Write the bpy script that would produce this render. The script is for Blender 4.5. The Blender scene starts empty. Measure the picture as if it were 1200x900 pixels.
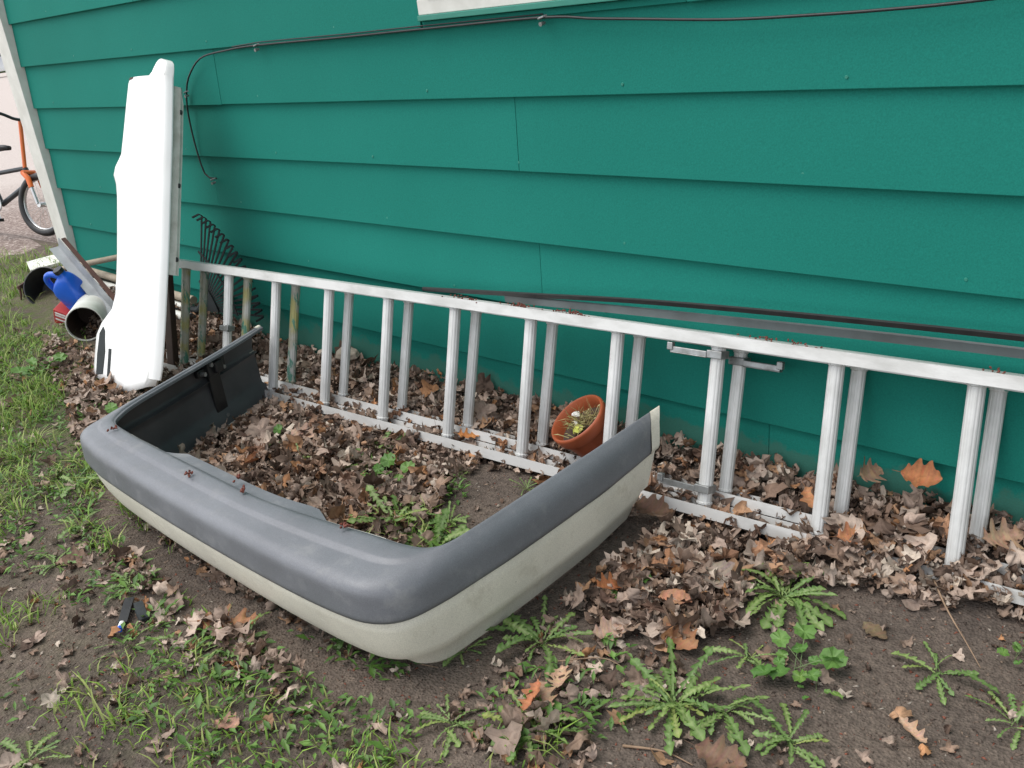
import bpy, math, random
import numpy as np
from mathutils import Vector, Matrix
random.seed(11); rng = np.random.default_rng(11)
R = math.radians
scene = bpy.context.scene
COL = scene.collection

# ------------------------------------------------------------------ camera
cam_d = bpy.data.cameras.new('camera'); cam = bpy.data.objects.new('camera', cam_d); COL.objects.link(cam)
cam_d.sensor_width = 36.0; cam_d.lens = 36.0 * 1131.57 / 1200.0
cam_d.clip_start = 0.05; cam_d.clip_end = 500
right = Vector((0.71781964, 0.68578763, -0.12012614))
up = Vector((-0.18302103, 0.35233678, 0.91780287))
back = Vector((0.67174271, -0.63683131, 0.37842781))
m = Matrix((right, up, back)).transposed().to_4x4(); m.translation = Vector((0, -2.02705, 1.30))
cam.matrix_world = m
scene.camera = cam

# ------------------------------------------------------------------ sky, sun, exposure
SUN_EL, SUN_AZ = R(66), R(225)        # azimuth measured from +Y clockwise: front left of the wall
w = bpy.data.worlds.new('World'); scene.world = w; w.use_nodes = True
nt = w.node_tree; nt.nodes.clear()
sky = nt.nodes.new('ShaderNodeTexSky'); sky.sky_type = 'NISHITA'; sky.sun_disc = False
sky.sun_elevation = SUN_EL; sky.sun_rotation = SUN_AZ; sky.dust_density = 0.6; sky.air_density = 1.0
hs = nt.nodes.new('ShaderNodeHueSaturation'); hs.inputs['Saturation'].default_value = 0.22
bg = nt.nodes.new('ShaderNodeBackground'); bg.inputs['Strength'].default_value = 0.15
wo = nt.nodes.new('ShaderNodeOutputWorld')
nt.links.new(sky.outputs[0], hs.inputs['Color']); nt.links.new(hs.outputs[0], bg.inputs['Color']); nt.links.new(bg.outputs[0], wo.inputs['Surface'])
sd = bpy.data.lights.new('sun', 'SUN'); sd.energy = 1.5; sd.angle = R(48); sd.color = (1.0, 0.965, 0.91)
so = bpy.data.objects.new('sun', sd); COL.objects.link(so)
sdir = Vector((math.sin(SUN_AZ) * math.cos(SUN_EL), math.cos(SUN_AZ) * math.cos(SUN_EL), math.sin(SUN_EL)))
so.rotation_euler = sdir.to_track_quat('Z', 'Y').to_euler(); so.location = (-3, -4, 6)
vs = scene.view_settings; vs.view_transform = 'Standard'; vs.look = 'None'; vs.gamma = 1.0; vs.use_curve_mapping = False
vs.exposure = 0.90

# ------------------------------------------------------------------ materials
def newmat(name):
    mt = bpy.data.materials.new(name); mt.use_nodes = True
    return mt, mt.node_tree, mt.node_tree.nodes['Principled BSDF']
def N(nt, t, **kw):
    n = nt.nodes.new(t)
    for k, v in kw.items():
        if k in n.inputs: n.inputs[k].default_value = v
        else: setattr(n, k, v)
    return n
def ramp(nt, src, stops):
    r = nt.nodes.new('ShaderNodeValToRGB'); e = r.color_ramp.elements
    while len(e) < len(stops): e.new(0.5)
    for q, (p, c) in zip(e, stops):
        q.position = p; q.color = (*c, 1) if len(c) == 3 else c
    nt.links.new(src, r.inputs[0]); return r
def mixc(nt, fac, a, b, mode='MIX'):
    n = nt.nodes.new('ShaderNodeMix'); n.data_type = 'RGBA'; n.blend_type = mode
    for s, v in ((n.inputs[0], fac), (n.inputs[6], a), (n.inputs[7], b)):
        if hasattr(v, 'is_output'): nt.links.new(v, s)
        elif isinstance(v, (int, float)): s.default_value = v
        else: s.default_value = (*v, 1)
    return n.outputs[2]
def M(name, c, c2=None, rough=0.55, scale=25.0, bump=0.0, bscale=None, metal=0.0, spec=0.5, lo=0.35, hi=0.7, stretch=None):
    """plain procedural material: two tones mixed by noise, fine bump"""
    mt, nt, b = newmat(name)
    b.inputs['Roughness'].default_value = rough; b.inputs['Metallic'].default_value = metal
    b.inputs['Specular IOR Level'].default_value = spec
    tc = N(nt, 'ShaderNodeTexCoord'); src = tc.outputs['Object']
    if stretch:
        mp = N(nt, 'ShaderNodeMapping'); mp.inputs['Scale'].default_value = stretch
        nt.links.new(src, mp.inputs[0]); src = mp.outputs[0]
    nz = N(nt, 'ShaderNodeTexNoise', Scale=scale, Detail=6.0, Roughness=0.6); nt.links.new(src, nz.inputs['Vector'])
    c2 = c2 or tuple(x * 0.8 for x in c)
    r = ramp(nt, nz.outputs[0], [(lo, c), (hi, c2)])
    nt.links.new(r.outputs[0], b.inputs['Base Color'])
    if bump:
        n2 = N(nt, 'ShaderNodeTexNoise', Scale=bscale or scale * 6, Detail=3.0); nt.links.new(src, n2.inputs['Vector'])
        bp = N(nt, 'ShaderNodeBump', Strength=bump, Distance=0.002); nt.links.new(n2.outputs[0], bp.inputs['Height'])
        nt.links.new(bp.outputs[0], b.inputs['Normal'])
    return mt
def world_pos(nt): return N(nt, 'ShaderNodeNewGeometry').outputs['Position']

# painted hardboard siding
def siding_mat():
    mt, nt, b = newmat('green_siding'); P = world_pos(nt)
    oi = N(nt, 'ShaderNodeObjectInfo')
    n1 = N(nt, 'ShaderNodeTexNoise', Scale=1.3, Detail=4.0); nt.links.new(P, n1.inputs['Vector'])
    n2 = N(nt, 'ShaderNodeTexNoise', Scale=260.0, Detail=3.0, Roughness=0.7); nt.links.new(P, n2.inputs['Vector'])
    base = ramp(nt, n1.outputs[0], [(0.3, (0.010, 0.172, 0.134)), (0.7, (0.013, 0.190, 0.150))]).outputs[0]
    sp = ramp(nt, n2.outputs[0], [(0.3, (0.86, 0.86, 0.86)), (0.7, (1.12, 1.12, 1.12))]).outputs[0]
    c = mixc(nt, 1.0, base, sp, 'MULTIPLY')
    rb = ramp(nt, oi.outputs['Random'], [(0.0, (0.95, 0.95, 0.95)), (1.0, (1.05, 1.05, 1.05))]).outputs[0]
    c = mixc(nt, 1.0, c, rb, 'MULTIPLY')
    # mud splash near the ground
    sx = N(nt, 'ShaderNodeSeparateXYZ'); nt.links.new(P, sx.inputs[0])
    n3 = N(nt, 'ShaderNodeTexNoise', Scale=9.0, Detail=6.0, Roughness=0.7); nt.links.new(P, n3.inputs['Vector'])
    ad = N(nt, 'ShaderNodeMath', operation='MULTIPLY_ADD'); nt.links.new(n3.outputs[0], ad.inputs[0]); ad.inputs[1].default_value = -0.2; nt.links.new(sx.outputs[2], ad.inputs[2])
    dr = ramp(nt, ad.outputs[0], [(0.0, (0.35, 0.35, 0.35)), (0.02, (0.0, 0.0, 0.0))])
    c = mixc(nt, dr.outputs[0], c, (0.10, 0.12, 0.085))
    nt.links.new(c, b.inputs['Base Color']); b.inputs['Roughness'].default_value = 0.8; b.inputs['Specular IOR Level'].default_value = 0.14
    n4 = N(nt, 'ShaderNodeTexNoise', Scale=140.0, Detail=4.0); nt.links.new(P, n4.inputs['Vector'])
    bp = N(nt, 'ShaderNodeBump', Strength=0.25, Distance=0.0015); nt.links.new(n4.outputs[0], bp.inputs['Height']); nt.links.new(bp.outputs[0], b.inputs['Normal'])
    return mt
def soil_mat():
    mt, nt, b = newmat('soil'); P = world_pos(nt)
    n1 = N(nt, 'ShaderNodeTexNoise', Scale=2.2, Detail=5.0); nt.links.new(P, n1.inputs['Vector'])
    n2 = N(nt, 'ShaderNodeTexNoise', Scale=55.0, Detail=8.0, Roughness=0.75); nt.links.new(P, n2.inputs['Vector'])
    n3 = N(nt, 'ShaderNodeTexVoronoi', Scale=160.0); nt.links.new(P, n3.inputs['Vector'])
    c = ramp(nt, n1.outputs[0], [(0.35, (0.100, 0.081, 0.069)), (0.65, (0.152, 0.121, 0.099))]).outputs[0]
    g = ramp(nt, n2.outputs[0], [(0.25, (0.45, 0.43, 0.42)), (0.5, (0.95, 0.95, 0.95)), (0.75, (1.5, 1.48, 1.42))]).outputs[0]
    c = mixc(nt, 1.0, c, g, 'MULTIPLY')
    rr = ramp(nt, n3.outputs['Color'], [(0.0, (0.75, 0.75, 0.75)), (1.0, (1.25, 1.22, 1.2))]).outputs[0]
    c = mixc(nt, 0.7, c, rr, 'MULTIPLY')
    # thin green growth over the lawn side
    at = N(nt, 'ShaderNodeAttribute', attribute_name='lawn')
    n5 = N(nt, 'ShaderNodeTexNoise', Scale=14.0, Detail=6.0, Roughness=0.7); nt.links.new(P, n5.inputs['Vector'])
    mu = N(nt, 'ShaderNodeMath', operation='MULTIPLY'); nt.links.new(at.outputs['Fac'], mu.inputs[0])
    mr = N(nt, 'ShaderNodeMapRange'); mr.inputs['From Min'].default_value = 0.4; mr.inputs['From Max'].default_value = 0.62; nt.links.new(n5.outputs[0], mr.inputs['Value'])
    nt.links.new(mr.outputs[0], mu.inputs[1])
    c = mixc(nt, mu.outputs[0], c, (0.095, 0.125, 0.038))
    nt.links.new(c, b.inputs['Base Color']); b.inputs['Roughness'].default_value = 0.95; b.inputs['Specular IOR Level'].default_value = 0.15
    ad = N(nt, 'ShaderNodeMath', operation='ADD'); nt.links.new(n2.outputs[0], ad.inputs[0]); nt.links.new(n3.outputs['Distance'], ad.inputs[1])
    bp = N(nt, 'ShaderNodeBump', Strength=0.8, Distance=0.006); nt.links.new(ad.outputs[0], bp.inputs['Height']); nt.links.new(bp.outputs[0], b.inputs['Normal'])
    return mt
def vcol_mat(name, rough=0.75, transl=0.0, vein=True, spec=0.3, objrand=False, nscale=70.0, stops=None):
    """colour from the mesh's own 'Col' attribute (each leaf its own colour), mottled"""
    mt, nt, b = newmat(name); P = N(nt, 'ShaderNodeTexCoord').outputs['Object']
    at = N(nt, 'ShaderNodeAttribute', attribute_name='Col')
    n1 = N(nt, 'ShaderNodeTexNoise', Scale=nscale, Detail=6.0, Roughness=.7); nt.links.new(P, n1.inputs['Vector'])
    g = ramp(nt, n1.outputs[0], [(0.28, (0.62, 0.60, 0.58)), (0.5, (1.0, 1.0, 1.0)), (0.72, (1.22, 1.19, 1.14))]).outputs[0]
    c = mixc(nt, 1.0, at.outputs['Color'], g, 'MULTIPLY')
    if objrand:
        oi = N(nt, 'ShaderNodeObjectInfo')
        rr = ramp(nt, oi.outputs['Random'], stops or [(0.0, (0.7, 0.62, 0.55)), (0.35, (1.0, 0.9, 0.85)), (0.6, (1.25, 0.95, 0.7)), (1.0, (1.35, 1.25, 1.15))]).outputs[0]
        c = mixc(nt, 1.0, c, rr, 'MULTIPLY')
    nt.links.new(c, b.inputs['Base Color']); b.inputs['Roughness'].default_value = rough; b.inputs['Specular IOR Level'].default_value = spec
    if transl:
        tr = N(nt, 'ShaderNodeBsdfTranslucent'); nt.links.new(c, tr.inputs['Color'])
        mx = N(nt, 'ShaderNodeMixShader'); mx.inputs[0].default_value = transl
        out = nt.nodes['Material Output']
        nt.links.new(b.outputs[0], mx.inputs[1]); nt.links.new(tr.outputs[0], mx.inputs[2]); nt.links.new(mx.outputs[0], out.inputs['Surface'])
    return mt
def paint_smear_mat():
    mt, nt, b = newmat('aluminium_with_green_paint'); P = world_pos(nt)
    mp = N(nt, 'ShaderNodeMapping'); mp.inputs['Scale'].default_value = (30, 30, 9); nt.links.new(P, mp.inputs[0])
    n1 = N(nt, 'ShaderNodeTexNoise', Scale=1.0, Detail=5.0, Roughness=0.65); nt.links.new(mp.outputs[0], n1.inputs['Vector'])
    n2 = N(nt, 'ShaderNodeTexNoise', Scale=13.0, Detail=4.0); nt.links.new(P, n2.inputs['Vector'])
    c = ramp(nt, n2.outputs[0], [(0.35, (0.46, 0.46, 0.43)), (0.5, (0.36, 0.35, 0.28)), (0.62, (0.36, 0.33, 0.13))]).outputs[0]
    f = ramp(nt, n1.outputs[0], [(0.56, (0, 0, 0)), (0.60, (0.9, 0.9, 0.9))]).outputs[0]
    c = mixc(nt, f, c, (0.06, 0.22, 0.16))
    nt.links.new(c, b.inputs['Base Color']); b.inputs['Roughness'].default_value = 0.55; b.inputs['Metallic'].default_value = 0.1
    return mt

def worn(name, c, dirt, rough, bump):
    """plastic with water stains, fine scratches and specks of dirt of its own colour"""
    mt, nt, b = newmat(name); P = world_pos(nt)
    def nz(scale, det=5.0, sc=None, rg=0.6):
        src = P
        if sc:
            mp = N(nt, 'ShaderNodeMapping'); mp.inputs['Scale'].default_value = sc; mp.inputs['Rotation'].default_value = (0.3, 0.2, 0.5); nt.links.new(P, mp.inputs[0]); src = mp.outputs[0]
        n = N(nt, 'ShaderNodeTexNoise', Scale=scale, Detail=det, Roughness=rg); nt.links.new(src, n.inputs['Vector']); return n.outputs[0]
    tone = ramp(nt, nz(4.5, 7.0), [(0.3, tuple(x * .88 for x in c)), (0.7, tuple(x * 1.12 for x in c))]).outputs[0]
    grain = ramp(nt, nz(420.0, 2.0), [(0.3, (.86, .86, .86)), (0.7, (1.14, 1.14, 1.14))]).outputs[0]
    col = mixc(nt, 1.0, tone, grain, 'MULTIPLY')
    stain = ramp(nt, nz(11.0, 8.0, None, .72), [(0.54, (0, 0, 0)), (0.72, (.55, .55, .55))]).outputs[0]
    col = mixc(nt, stain, col, dirt)
    speck = ramp(nt, nz(95.0, 3.0), [(0.70, (0, 0, 0)), (0.74, (.6, .6, .6))]).outputs[0]
    col = mixc(nt, speck, col, tuple(x * .45 for x in dirt))
    scr = ramp(nt, nz(9.0, 3.0, (1.5, 14, 14)), [(0.69, (0, 0, 0)), (0.72, (.35, .35, .35))]).outputs[0]
    col = mixc(nt, scr, col, tuple(min(1, x * 1.6) for x in c))
    nt.links.new(col, b.inputs['Base Color'])
    rr = ramp(nt, nz(11.0, 8.0, None, .72), [(0.45, (rough,) * 3), (0.7, (min(1, rough + .3),) * 3)]).outputs[0]; nt.links.new(rr, b.inputs['Roughness'])
    bp_ = N(nt, 'ShaderNodeBump', Strength=bump, Distance=0.0008); nt.links.new(nz(700.0, 2.0), bp_.inputs['Height']); nt.links.new(bp_.outputs[0], b.inputs['Normal'])
    return mt
MT = dict(
    siding=siding_mat(), soil=soil_mat(), leaf=vcol_mat('dead_leaf', 0.8, 0.08), biged=vcol_mat('large_dead_leaf', 0.75, 0.08, objrand=True, nscale=8.0),
    oak=vcol_mat('oak_leaf_brown', 0.7, 0.08, nscale=9.0), green=vcol_mat('green_leaf', 0.5, 0.22, spec=0.4, objrand=True, nscale=9.0, stops=[(0.0, (.72, .85, .75)), (.5, (1, 1, 1)), (.9, (1.12, 1.08, 1.0)), (1.0, (1.4, 1.12, .95))]), grass=vcol_mat('grass_blade', 0.55, 0.25),
    white_trim=M('white_painted_trim', (0.70, 0.69, 0.64), (0.58, 0.57, 0.52), 0.5, 12),
    green_trim=M('green_painted_trim', (0.026, 0.21, 0.155), (0.03, 0.23, 0.17), 0.5, 30),
    alu=M('weathered_aluminium', (0.66, 0.66, 0.645), (0.47, 0.47, 0.45), 0.5, 22, 0.12, 300, 0.25, 0.5, 0.35, 0.75, (1, 1, 0.35)),
    alu_rail=M('weathered_aluminium_rail', (0.62, 0.615, 0.595), (0.36, 0.355, 0.33), 0.5, 14, 0.12, 300, 0.2, 0.5, 0.45, 0.8, (0.35, 1, 1)),
    smear=paint_smear_mat(), dull=M('dull_grey_metal', (.36, .38, .39), (.26, .27, .28), .5, 12, 0, None, .3),
    steel=M('dull_zinc_steel', (0.34, 0.35, 0.35), (0.20, 0.20, 0.19), 0.42, 40, 0, None, 0.6),
    bump_grey=worn('grey_textured_plastic', (0.145, 0.151, 0.165), (0.27, 0.27, 0.265), 0.40, 0.4),
    bump_white=worn('dirty_cream_paint', (0.71, 0.675, 0.575), (0.42, 0.37, 0.28), 0.42, 0.12),
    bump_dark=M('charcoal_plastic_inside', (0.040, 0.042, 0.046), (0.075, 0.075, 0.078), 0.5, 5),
    black=M('black_rubber', (0.010, 0.010, 0.011), (0.018, 0.018, 0.018), 0.45, 30),
    white_car=M('white_car_paint', (0.83, 0.83, 0.815), (0.77, 0.765, 0.74), 0.35, 5, 0, None, 0, 0.5, 0.4, 0.75),
    dirty_white=M('dirty_white_flange', (0.62, 0.61, 0.56), (0.42, 0.40, 0.35), 0.5, 18),
    slot=M('dark_grey_recess', (0.04, 0.046, 0.048), (0.03, 0.034, 0.034), 0.75, 20, 0, None, 0, 0.15),
    terra=M('terracotta_plastic', (0.37, 0.088, 0.030), (0.29, 0.066, 0.024), 0.5, 9, 0.1, 150),
    blue=M('blue_plastic', (0.02, 0.12, 0.62), (0.016, 0.10, 0.54), 0.32, 8),
    pvc=M('white_pvc', (0.68, 0.68, 0.63), (0.5, 0.49, 0.43), 0.45, 10),
    wood=M('weathered_pole_wood', (0.40, 0.34, 0.26), (0.26, 0.21, 0.15), 0.8, 12, 0.3, 90),
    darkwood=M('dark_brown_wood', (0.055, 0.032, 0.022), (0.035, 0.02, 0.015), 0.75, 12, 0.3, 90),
    rust=M('rusty_brown_steel', (0.085, 0.032, 0.02), (0.05, 0.02, 0.014), 0.75, 20, 0.3, 120),
    red=M('red_printed_card', (0.45, 0.03, 0.03), (0.38, 0.025, 0.025), 0.5, 10),
    paper=M('white_paper', (0.78, 0.78, 0.76), (0.65, 0.65, 0.62), 0.7, 10),
    strip_grey=M('grey_vinyl_strip', (0.10, 0.12, 0.122), (0.07, 0.08, 0.08), 0.45, 9),
    orange=M('orange_bicycle_paint', (0.75, 0.16, 0.03), (0.68, 0.14, 0.025), 0.35, 10),
    bike_black=M('black_bicycle_paint', (0.03, 0.036, 0.04), (0.022, 0.026, 0.03), 0.35, 10),
    chrome=M('bicycle_alloy', (0.6, 0.6, 0.6), (0.5, 0.5, 0.5), 0.3, 30, 0, None, 0.8),
    gravel=M('pale_gravel', (0.56, 0.48, 0.44), (0.40, 0.335, 0.30), 0.9, 9, 0.5, 60),
    dampgravel=M('leafy_gravel_edge', (0.26, 0.19, 0.16), (0.16, 0.115, 0.095), 0.9, 14, 0.6, 60),
    seed=M('red_maple_blossom', (0.16, 0.035, 0.02), (0.09, 0.025, 0.015), 0.7, 60),
    twig=M('dry_twig', (0.30, 0.2, 0.13), (0.2, 0.13, 0.08), 0.8, 30),
    stone=M('pale_stone', (0.40, 0.34, 0.27), (0.30, 0.25, 0.2), 0.85, 20, 0.5),
    verge=M('far_grass_verge', (0.085, 0.12, 0.04), (0.06, 0.085, 0.03), 0.9, 3),
    glass=M('dark_window_glass', (0.03, 0.035, 0.04), None, 0.08, 5),
    blind=M('white_window_blind', (0.74, 0.72, 0.67), (0.66, 0.63, 0.58), 0.6, 10),
    house_dark=M('plain_house_wall', (0.026, 0.21, 0.155), None, 0.7, 5),
)

# ------------------------------------------------------------------ mesh helpers
def put(o, parent=None):
    COL.objects.link(o)
    if parent is not None: o.parent = parent
    return o
def mobj(name, verts, faces, mat, parent=None, smooth=False, col=None):
    me = bpy.data.meshes.new(name); me.from_pydata([tuple(map(float, v)) for v in verts], [], [tuple(f) for f in faces])
    if mat: me.materials.append(mat)
    if smooth: me.polygons.foreach_set('use_smooth', [True] * len(me.polygons))
    if col is not None: setcol(me, col)
    me.update()
    return put(bpy.data.objects.new(name, me), parent)
def setcol(me, col):
    a = me.attributes.new('Col', 'FLOAT_COLOR', 'POINT'); col = np.asarray(col, float)
    a.data.foreach_set('color', np.concatenate([col, np.ones((len(col), 1))], 1).ravel())
def npobj(name, V, F, mat, parent=None, smooth=False, col=None):
    """big mesh out of numpy arrays of triangles"""
    me = bpy.data.meshes.new(name); V = np.asarray(V, np.float32); F = np.asarray(F, np.int32); k = F.shape[1]
    me.vertices.add(len(V)); me.vertices.foreach_set('co', V.ravel())
    me.loops.add(F.size); me.loops.foreach_set('vertex_index', F.ravel())
    me.polygons.add(len(F)); me.polygons.foreach_set('loop_start', np.arange(0, F.size, k, dtype=np.int32))
    me.polygons.foreach_set('loop_total', np.full(len(F), k, np.int32))
    me.update(calc_edges=True); me.validate()
    if smooth: me.polygons.foreach_set('use_smooth', np.ones(len(me.polygons), bool))
    me.materials.append(mat)
    if col is not None: setcol(me, col)
    return put(bpy.data.objects.new(name, me), parent)
def empty(name, loc=(0, 0, 0)):
    o = bpy.data.objects.new(name, None); o.location = loc; o.empty_display_size = 0.1; COL.objects.link(o); return o
def tag(o, label, cat=None, group=None):
    o['label'] = label
    if cat: o['category'] = cat
    if group: o['group'] = group
    return o
class MB:
    def __init__(s): s.v = []; s.f = []
    def add(s, v, f):
        n = len(s.v); s.v += [tuple(x) for x in v]; s.f += [tuple(i + n for i in q) for q in f]; return s
    def box(s, lo, hi, mat=None):
        x0, y0, z0 = lo; x1, y1, z1 = hi
        v = [(x0, y0, z0), (x1, y0, z0), (x1, y1, z0), (x0, y1, z0), (x0, y0, z1), (x1, y0, z1), (x1, y1, z1), (x0, y1, z1)]
        if mat is not None: v = [tuple(mat @ Vector(q)) for q in v]
        return s.add(v, [(0, 3, 2, 1), (4, 5, 6, 7), (0, 1, 5, 4), (1, 2, 6, 5), (2, 3, 7, 6), (3, 0, 4, 7)])
    def tube(s, pts, r, n=10, cap=True, sec=None):
        pts = [Vector(p) for p in pts]; rings = []; up_ = None
        for i, p in enumerate(pts):
            t = (pts[min(i + 1, len(pts) - 1)] - pts[max(i - 1, 0)]).normalized()
            if up_ is None:
                up_ = Vector((0, 0, 1)) if abs(t.z) < 0.9 else Vector((1, 0, 0))
            a = up_ - t * up_.dot(t); a.normalize(); b = t.cross(a); up_ = a
            ri = r[i] if isinstance(r, (list, tuple)) else r
            if sec: rings.append([p + a * q[0] + b * q[1] for q in sec])
            else: rings.append([p + (a * math.cos(2 * math.pi * k / n) + b * math.sin(2 * math.pi * k / n)) * ri for k in range(n)])
        return s.loft(rings, True, cap)
    def loft(s, rings, closed=True, cap=True):
        n = len(rings[0]); v = [q for rg in rings for q in rg]; f = []
        for i in range(len(rings) - 1):
            for k in range(n if closed else n - 1):
                k2 = (k + 1) % n; f.append((i * n + k, i * n + k2, (i + 1) * n + k2, (i + 1) * n + k))
        if cap and closed: f.append(tuple(reversed(range(n)))); f.append(tuple((len(rings) - 1) * n + k for k in range(n)))
        return s.add(v, f)
    def build(s, name, mat, parent=None, smooth=False, bevel=0, auto=None):
        o = mobj(name, s.v, s.f, mat, parent, smooth)
        if bevel:
            b = o.modifiers.new('bevel', 'BEVEL'); b.width = bevel; b.segments = 2; b.limit_method = 'ANGLE'
        if auto:
            o.data.polygons.foreach_set('use_smooth', [True] * len(o.data.polygons))
            try: o.data.set_sharp_from_angle(angle=R(auto))
            except Exception: pass
        return o
def catmull(P, n):
    P = [np.array(p, float) for p in P]; Q = [2 * P[0] - P[1]] + P + [2 * P[-1] - P[-2]]; out = []
    segs = len(P) - 1
    for j in range(n):
        t = j / (n - 1) * segs; i = min(int(t), segs - 1); t -= i
        a, b, c, d = Q[i:i + 4]
        out.append(0.5 * (2 * b + (c - a) * t + (2 * a - 5 * b + 4 * c - d) * t * t + (3 * b - a - 3 * c + d) * t ** 3))
    # even spacing
    out = np.array(out); L = np.r_[0, np.cumsum(np.linalg.norm(np.diff(out, axis=0), axis=1))]
    s = np.linspace(0, L[-1], n); return np.stack([np.interp(s, L, out[:, k]) for k in range(out.shape[1])], 1)

# ------------------------------------------------------------------ ground
_ph = rng.uniform(0, 6.28, 40); _kx = rng.normal(0, 1, 40); _ky = rng.normal(0, 1, 40)
def wob(x, y, f0, a, b):
    s = 0
    for i in range(a, b): s = s + np.sin(_kx[i] * f0 * x + _ky[i] * f0 * y + _ph[i])
    return s / (b - a)
PILE_X = [-6.0, -4.2, -3.6, -3.0, -2.6, -2.0, -1.2, -0.6, 0.4]; PILE_H = [0.06, 0.05, 0.0, 0.02, 0.045, 0.045, 0.045, 0.075, 0.07]
def railY(x): return -.278 + .0667 * (np.asarray(x, float) + 2.19)
def gh(x, y):
    x = np.asarray(x, float); y = np.asarray(y, float)
    z = -0.016 + np.interp(-x, [3.4, 4.2, 5.3, 6.4, 7, 60], [0, 0.03, 0.10, 0.075, 0.06, 0.06])
    pile = np.interp(x, PILE_X, PILE_H) * np.clip((y - railY(x) - .01) / np.maximum(.05, -railY(x) - .03), 0, 1) ** 1.0
    z = z + np.where(y > 0.3, 0, pile)
    z = z - 0.012 * np.exp(-((y - railY(x) + .01) / .07) ** 2) * np.clip((x + 4.1) / .3, 0, 1)
    z = z + .040 * np.exp(-((y - railY(x)) / .09) ** 2) * np.clip((x + 1.02) / .12, 0, 1) * np.clip((-.50 - x) / .10, 0, 1)
    fade = np.clip((10 - np.abs(x + 2)) / 4, 0, 1)
    z = z + fade * (0.010 * wob(x, y, 4, 0, 10) + 0.006 * wob(x, y, 14, 10, 22) + 0.003 * wob(x, y, 45, 22, 40))
    return z
def spaced(lo, hi, fine, lo2, hi2):
    mid = list(np.arange(lo2, hi2 + 1e-6, fine)); a = []; v = lo2; st = fine
    while v > lo: st *= 1.22; v -= st; a.append(max(v, lo))
    b = []; v = hi2; st = fine
    while v < hi: st *= 1.22; v += st; b.append(min(v, hi))
    return np.array(a[::-1] + mid + b)
xs = spaced(-140, 60, 0.017, -4.6, 0.1); ys = spaced(-60, 90, 0.017, -2.0, 0.06)
X, Y = np.meshgrid(xs, ys, indexing='ij'); Z = gh(X, Y)
nx, ny = X.shape; idx = np.arange(nx * ny).reshape(nx, ny)
F = np.stack([idx[:-1, :-1].ravel(), idx[1:, :-1].ravel(), idx[1:, 1:].ravel(), idx[:-1, 1:].ravel()], 1)
V = np.stack([X.ravel(), Y.ravel(), Z.ravel()], 1)
ground = npobj('ground', V, F, MT['soil'], smooth=True)
ground['kind'] = 'structure'
lawn = np.clip((-X - 2.9) / 0.8, 0, 1) * np.clip((-0.42 - Y) / 0.25 + np.clip(-X - 4.3, 0, 2), 0, 1)
lawn = np.maximum(lawn, 0.12 * np.clip((-Y - 1.15) / 0.2, 0, 1) * np.clip((-1.0 - X) / 0.3, 0, 1))
a = ground.data.attributes.new('lawn', 'FLOAT', 'POINT'); a.data.foreach_set('value', lawn.ravel().astype(np.float32))

# gravel yard beyond the corner of the house
def sheet(name, pts, dz, mat, kind='structure', nsub=1):
    o = mobj(name, [(x, y, gh(x, y) + dz) for x, y in pts], [tuple(range(len(pts)))], mat); o['kind'] = kind; return o
dv = []; dx = np.r_[np.linspace(-6.45, -9, 20), np.linspace(-9.5, -70, 30)]; dy = np.r_[np.linspace(-14, -1, 8), np.linspace(-0.8, 3, 24), np.linspace(4, 40, 10)]
DX, DY = np.meshgrid(dx, dy, indexing='ij')
DXs = DX + 0.12 * np.sin(DY * 3.1) * (DX > -6.5) + 0.07 * np.sin(DY * 7.7 + 1) * (DX > -6.5)
DZ = gh(DXs, DY) + 0.035 * np.clip((-DXs - 6.5) / 0.5, 0, 1) - 0.004
n1, n2 = DX.shape; ii = np.arange(n1 * n2).reshape(n1, n2)
DF = np.stack([ii[:-1, :-1].ravel(), ii[:-1, 1:].ravel(), ii[1:, 1:].ravel(), ii[1:, :-1].ravel()], 1)
def yard_mat():
    mt, nt, b = newmat('pale_gravel_yard'); P = world_pos(nt)
    sx = N(nt, 'ShaderNodeSeparateXYZ'); nt.links.new(P, sx.inputs[0])
    n1 = N(nt, 'ShaderNodeTexNoise', Scale=2.5, Detail=6.0, Roughness=0.7); nt.links.new(P, n1.inputs['Vector'])
    n2 = N(nt, 'ShaderNodeTexNoise', Scale=38.0, Detail=6.0, Roughness=0.8); nt.links.new(P, n2.inputs['Vector'])
    ad = N(nt, 'ShaderNodeMath', operation='MULTIPLY_ADD'); nt.links.new(n1.outputs[0], ad.inputs[0]); ad.inputs[1].default_value = 2.2; nt.links.new(sx.outputs[0], ad.inputs[2])
    mr = N(nt, 'ShaderNodeMapRange'); mr.inputs['From Min'].default_value = -9.5; mr.inputs['From Max'].default_value = -7.2; nt.links.new(ad.outputs[0], mr.inputs['Value'])
    pale = ramp(nt, n2.outputs[0], [(0.3, (0.36, 0.30, 0.27)), (0.7, (0.54, 0.48, 0.44))]).outputs[0]
    damp = ramp(nt, n2.outputs[0], [(0.35, (0.085, 0.05, 0.04)), (0.5, (0.22, 0.16, 0.135)), (0.65, (0.55, 0.47, 0.43))]).outputs[0]
    c = mixc(nt, mr.outputs[0], pale, damp); nt.links.new(c, b.inputs['Base Color']); b.inputs['Roughness'].default_value = 0.9
    bp = N(nt, 'ShaderNodeBump', Strength=0.6, Distance=0.01); nt.links.new(n2.outputs[0], bp.inputs['Height']); nt.links.new(bp.outputs[0], b.inputs['Normal'])
    return mt
yard = npobj('gravel_yard', np.stack([DXs.ravel(), DY.ravel(), DZ.ravel()], 1), DF, yard_mat(), smooth=True); yard['kind'] = 'structure'
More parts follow.
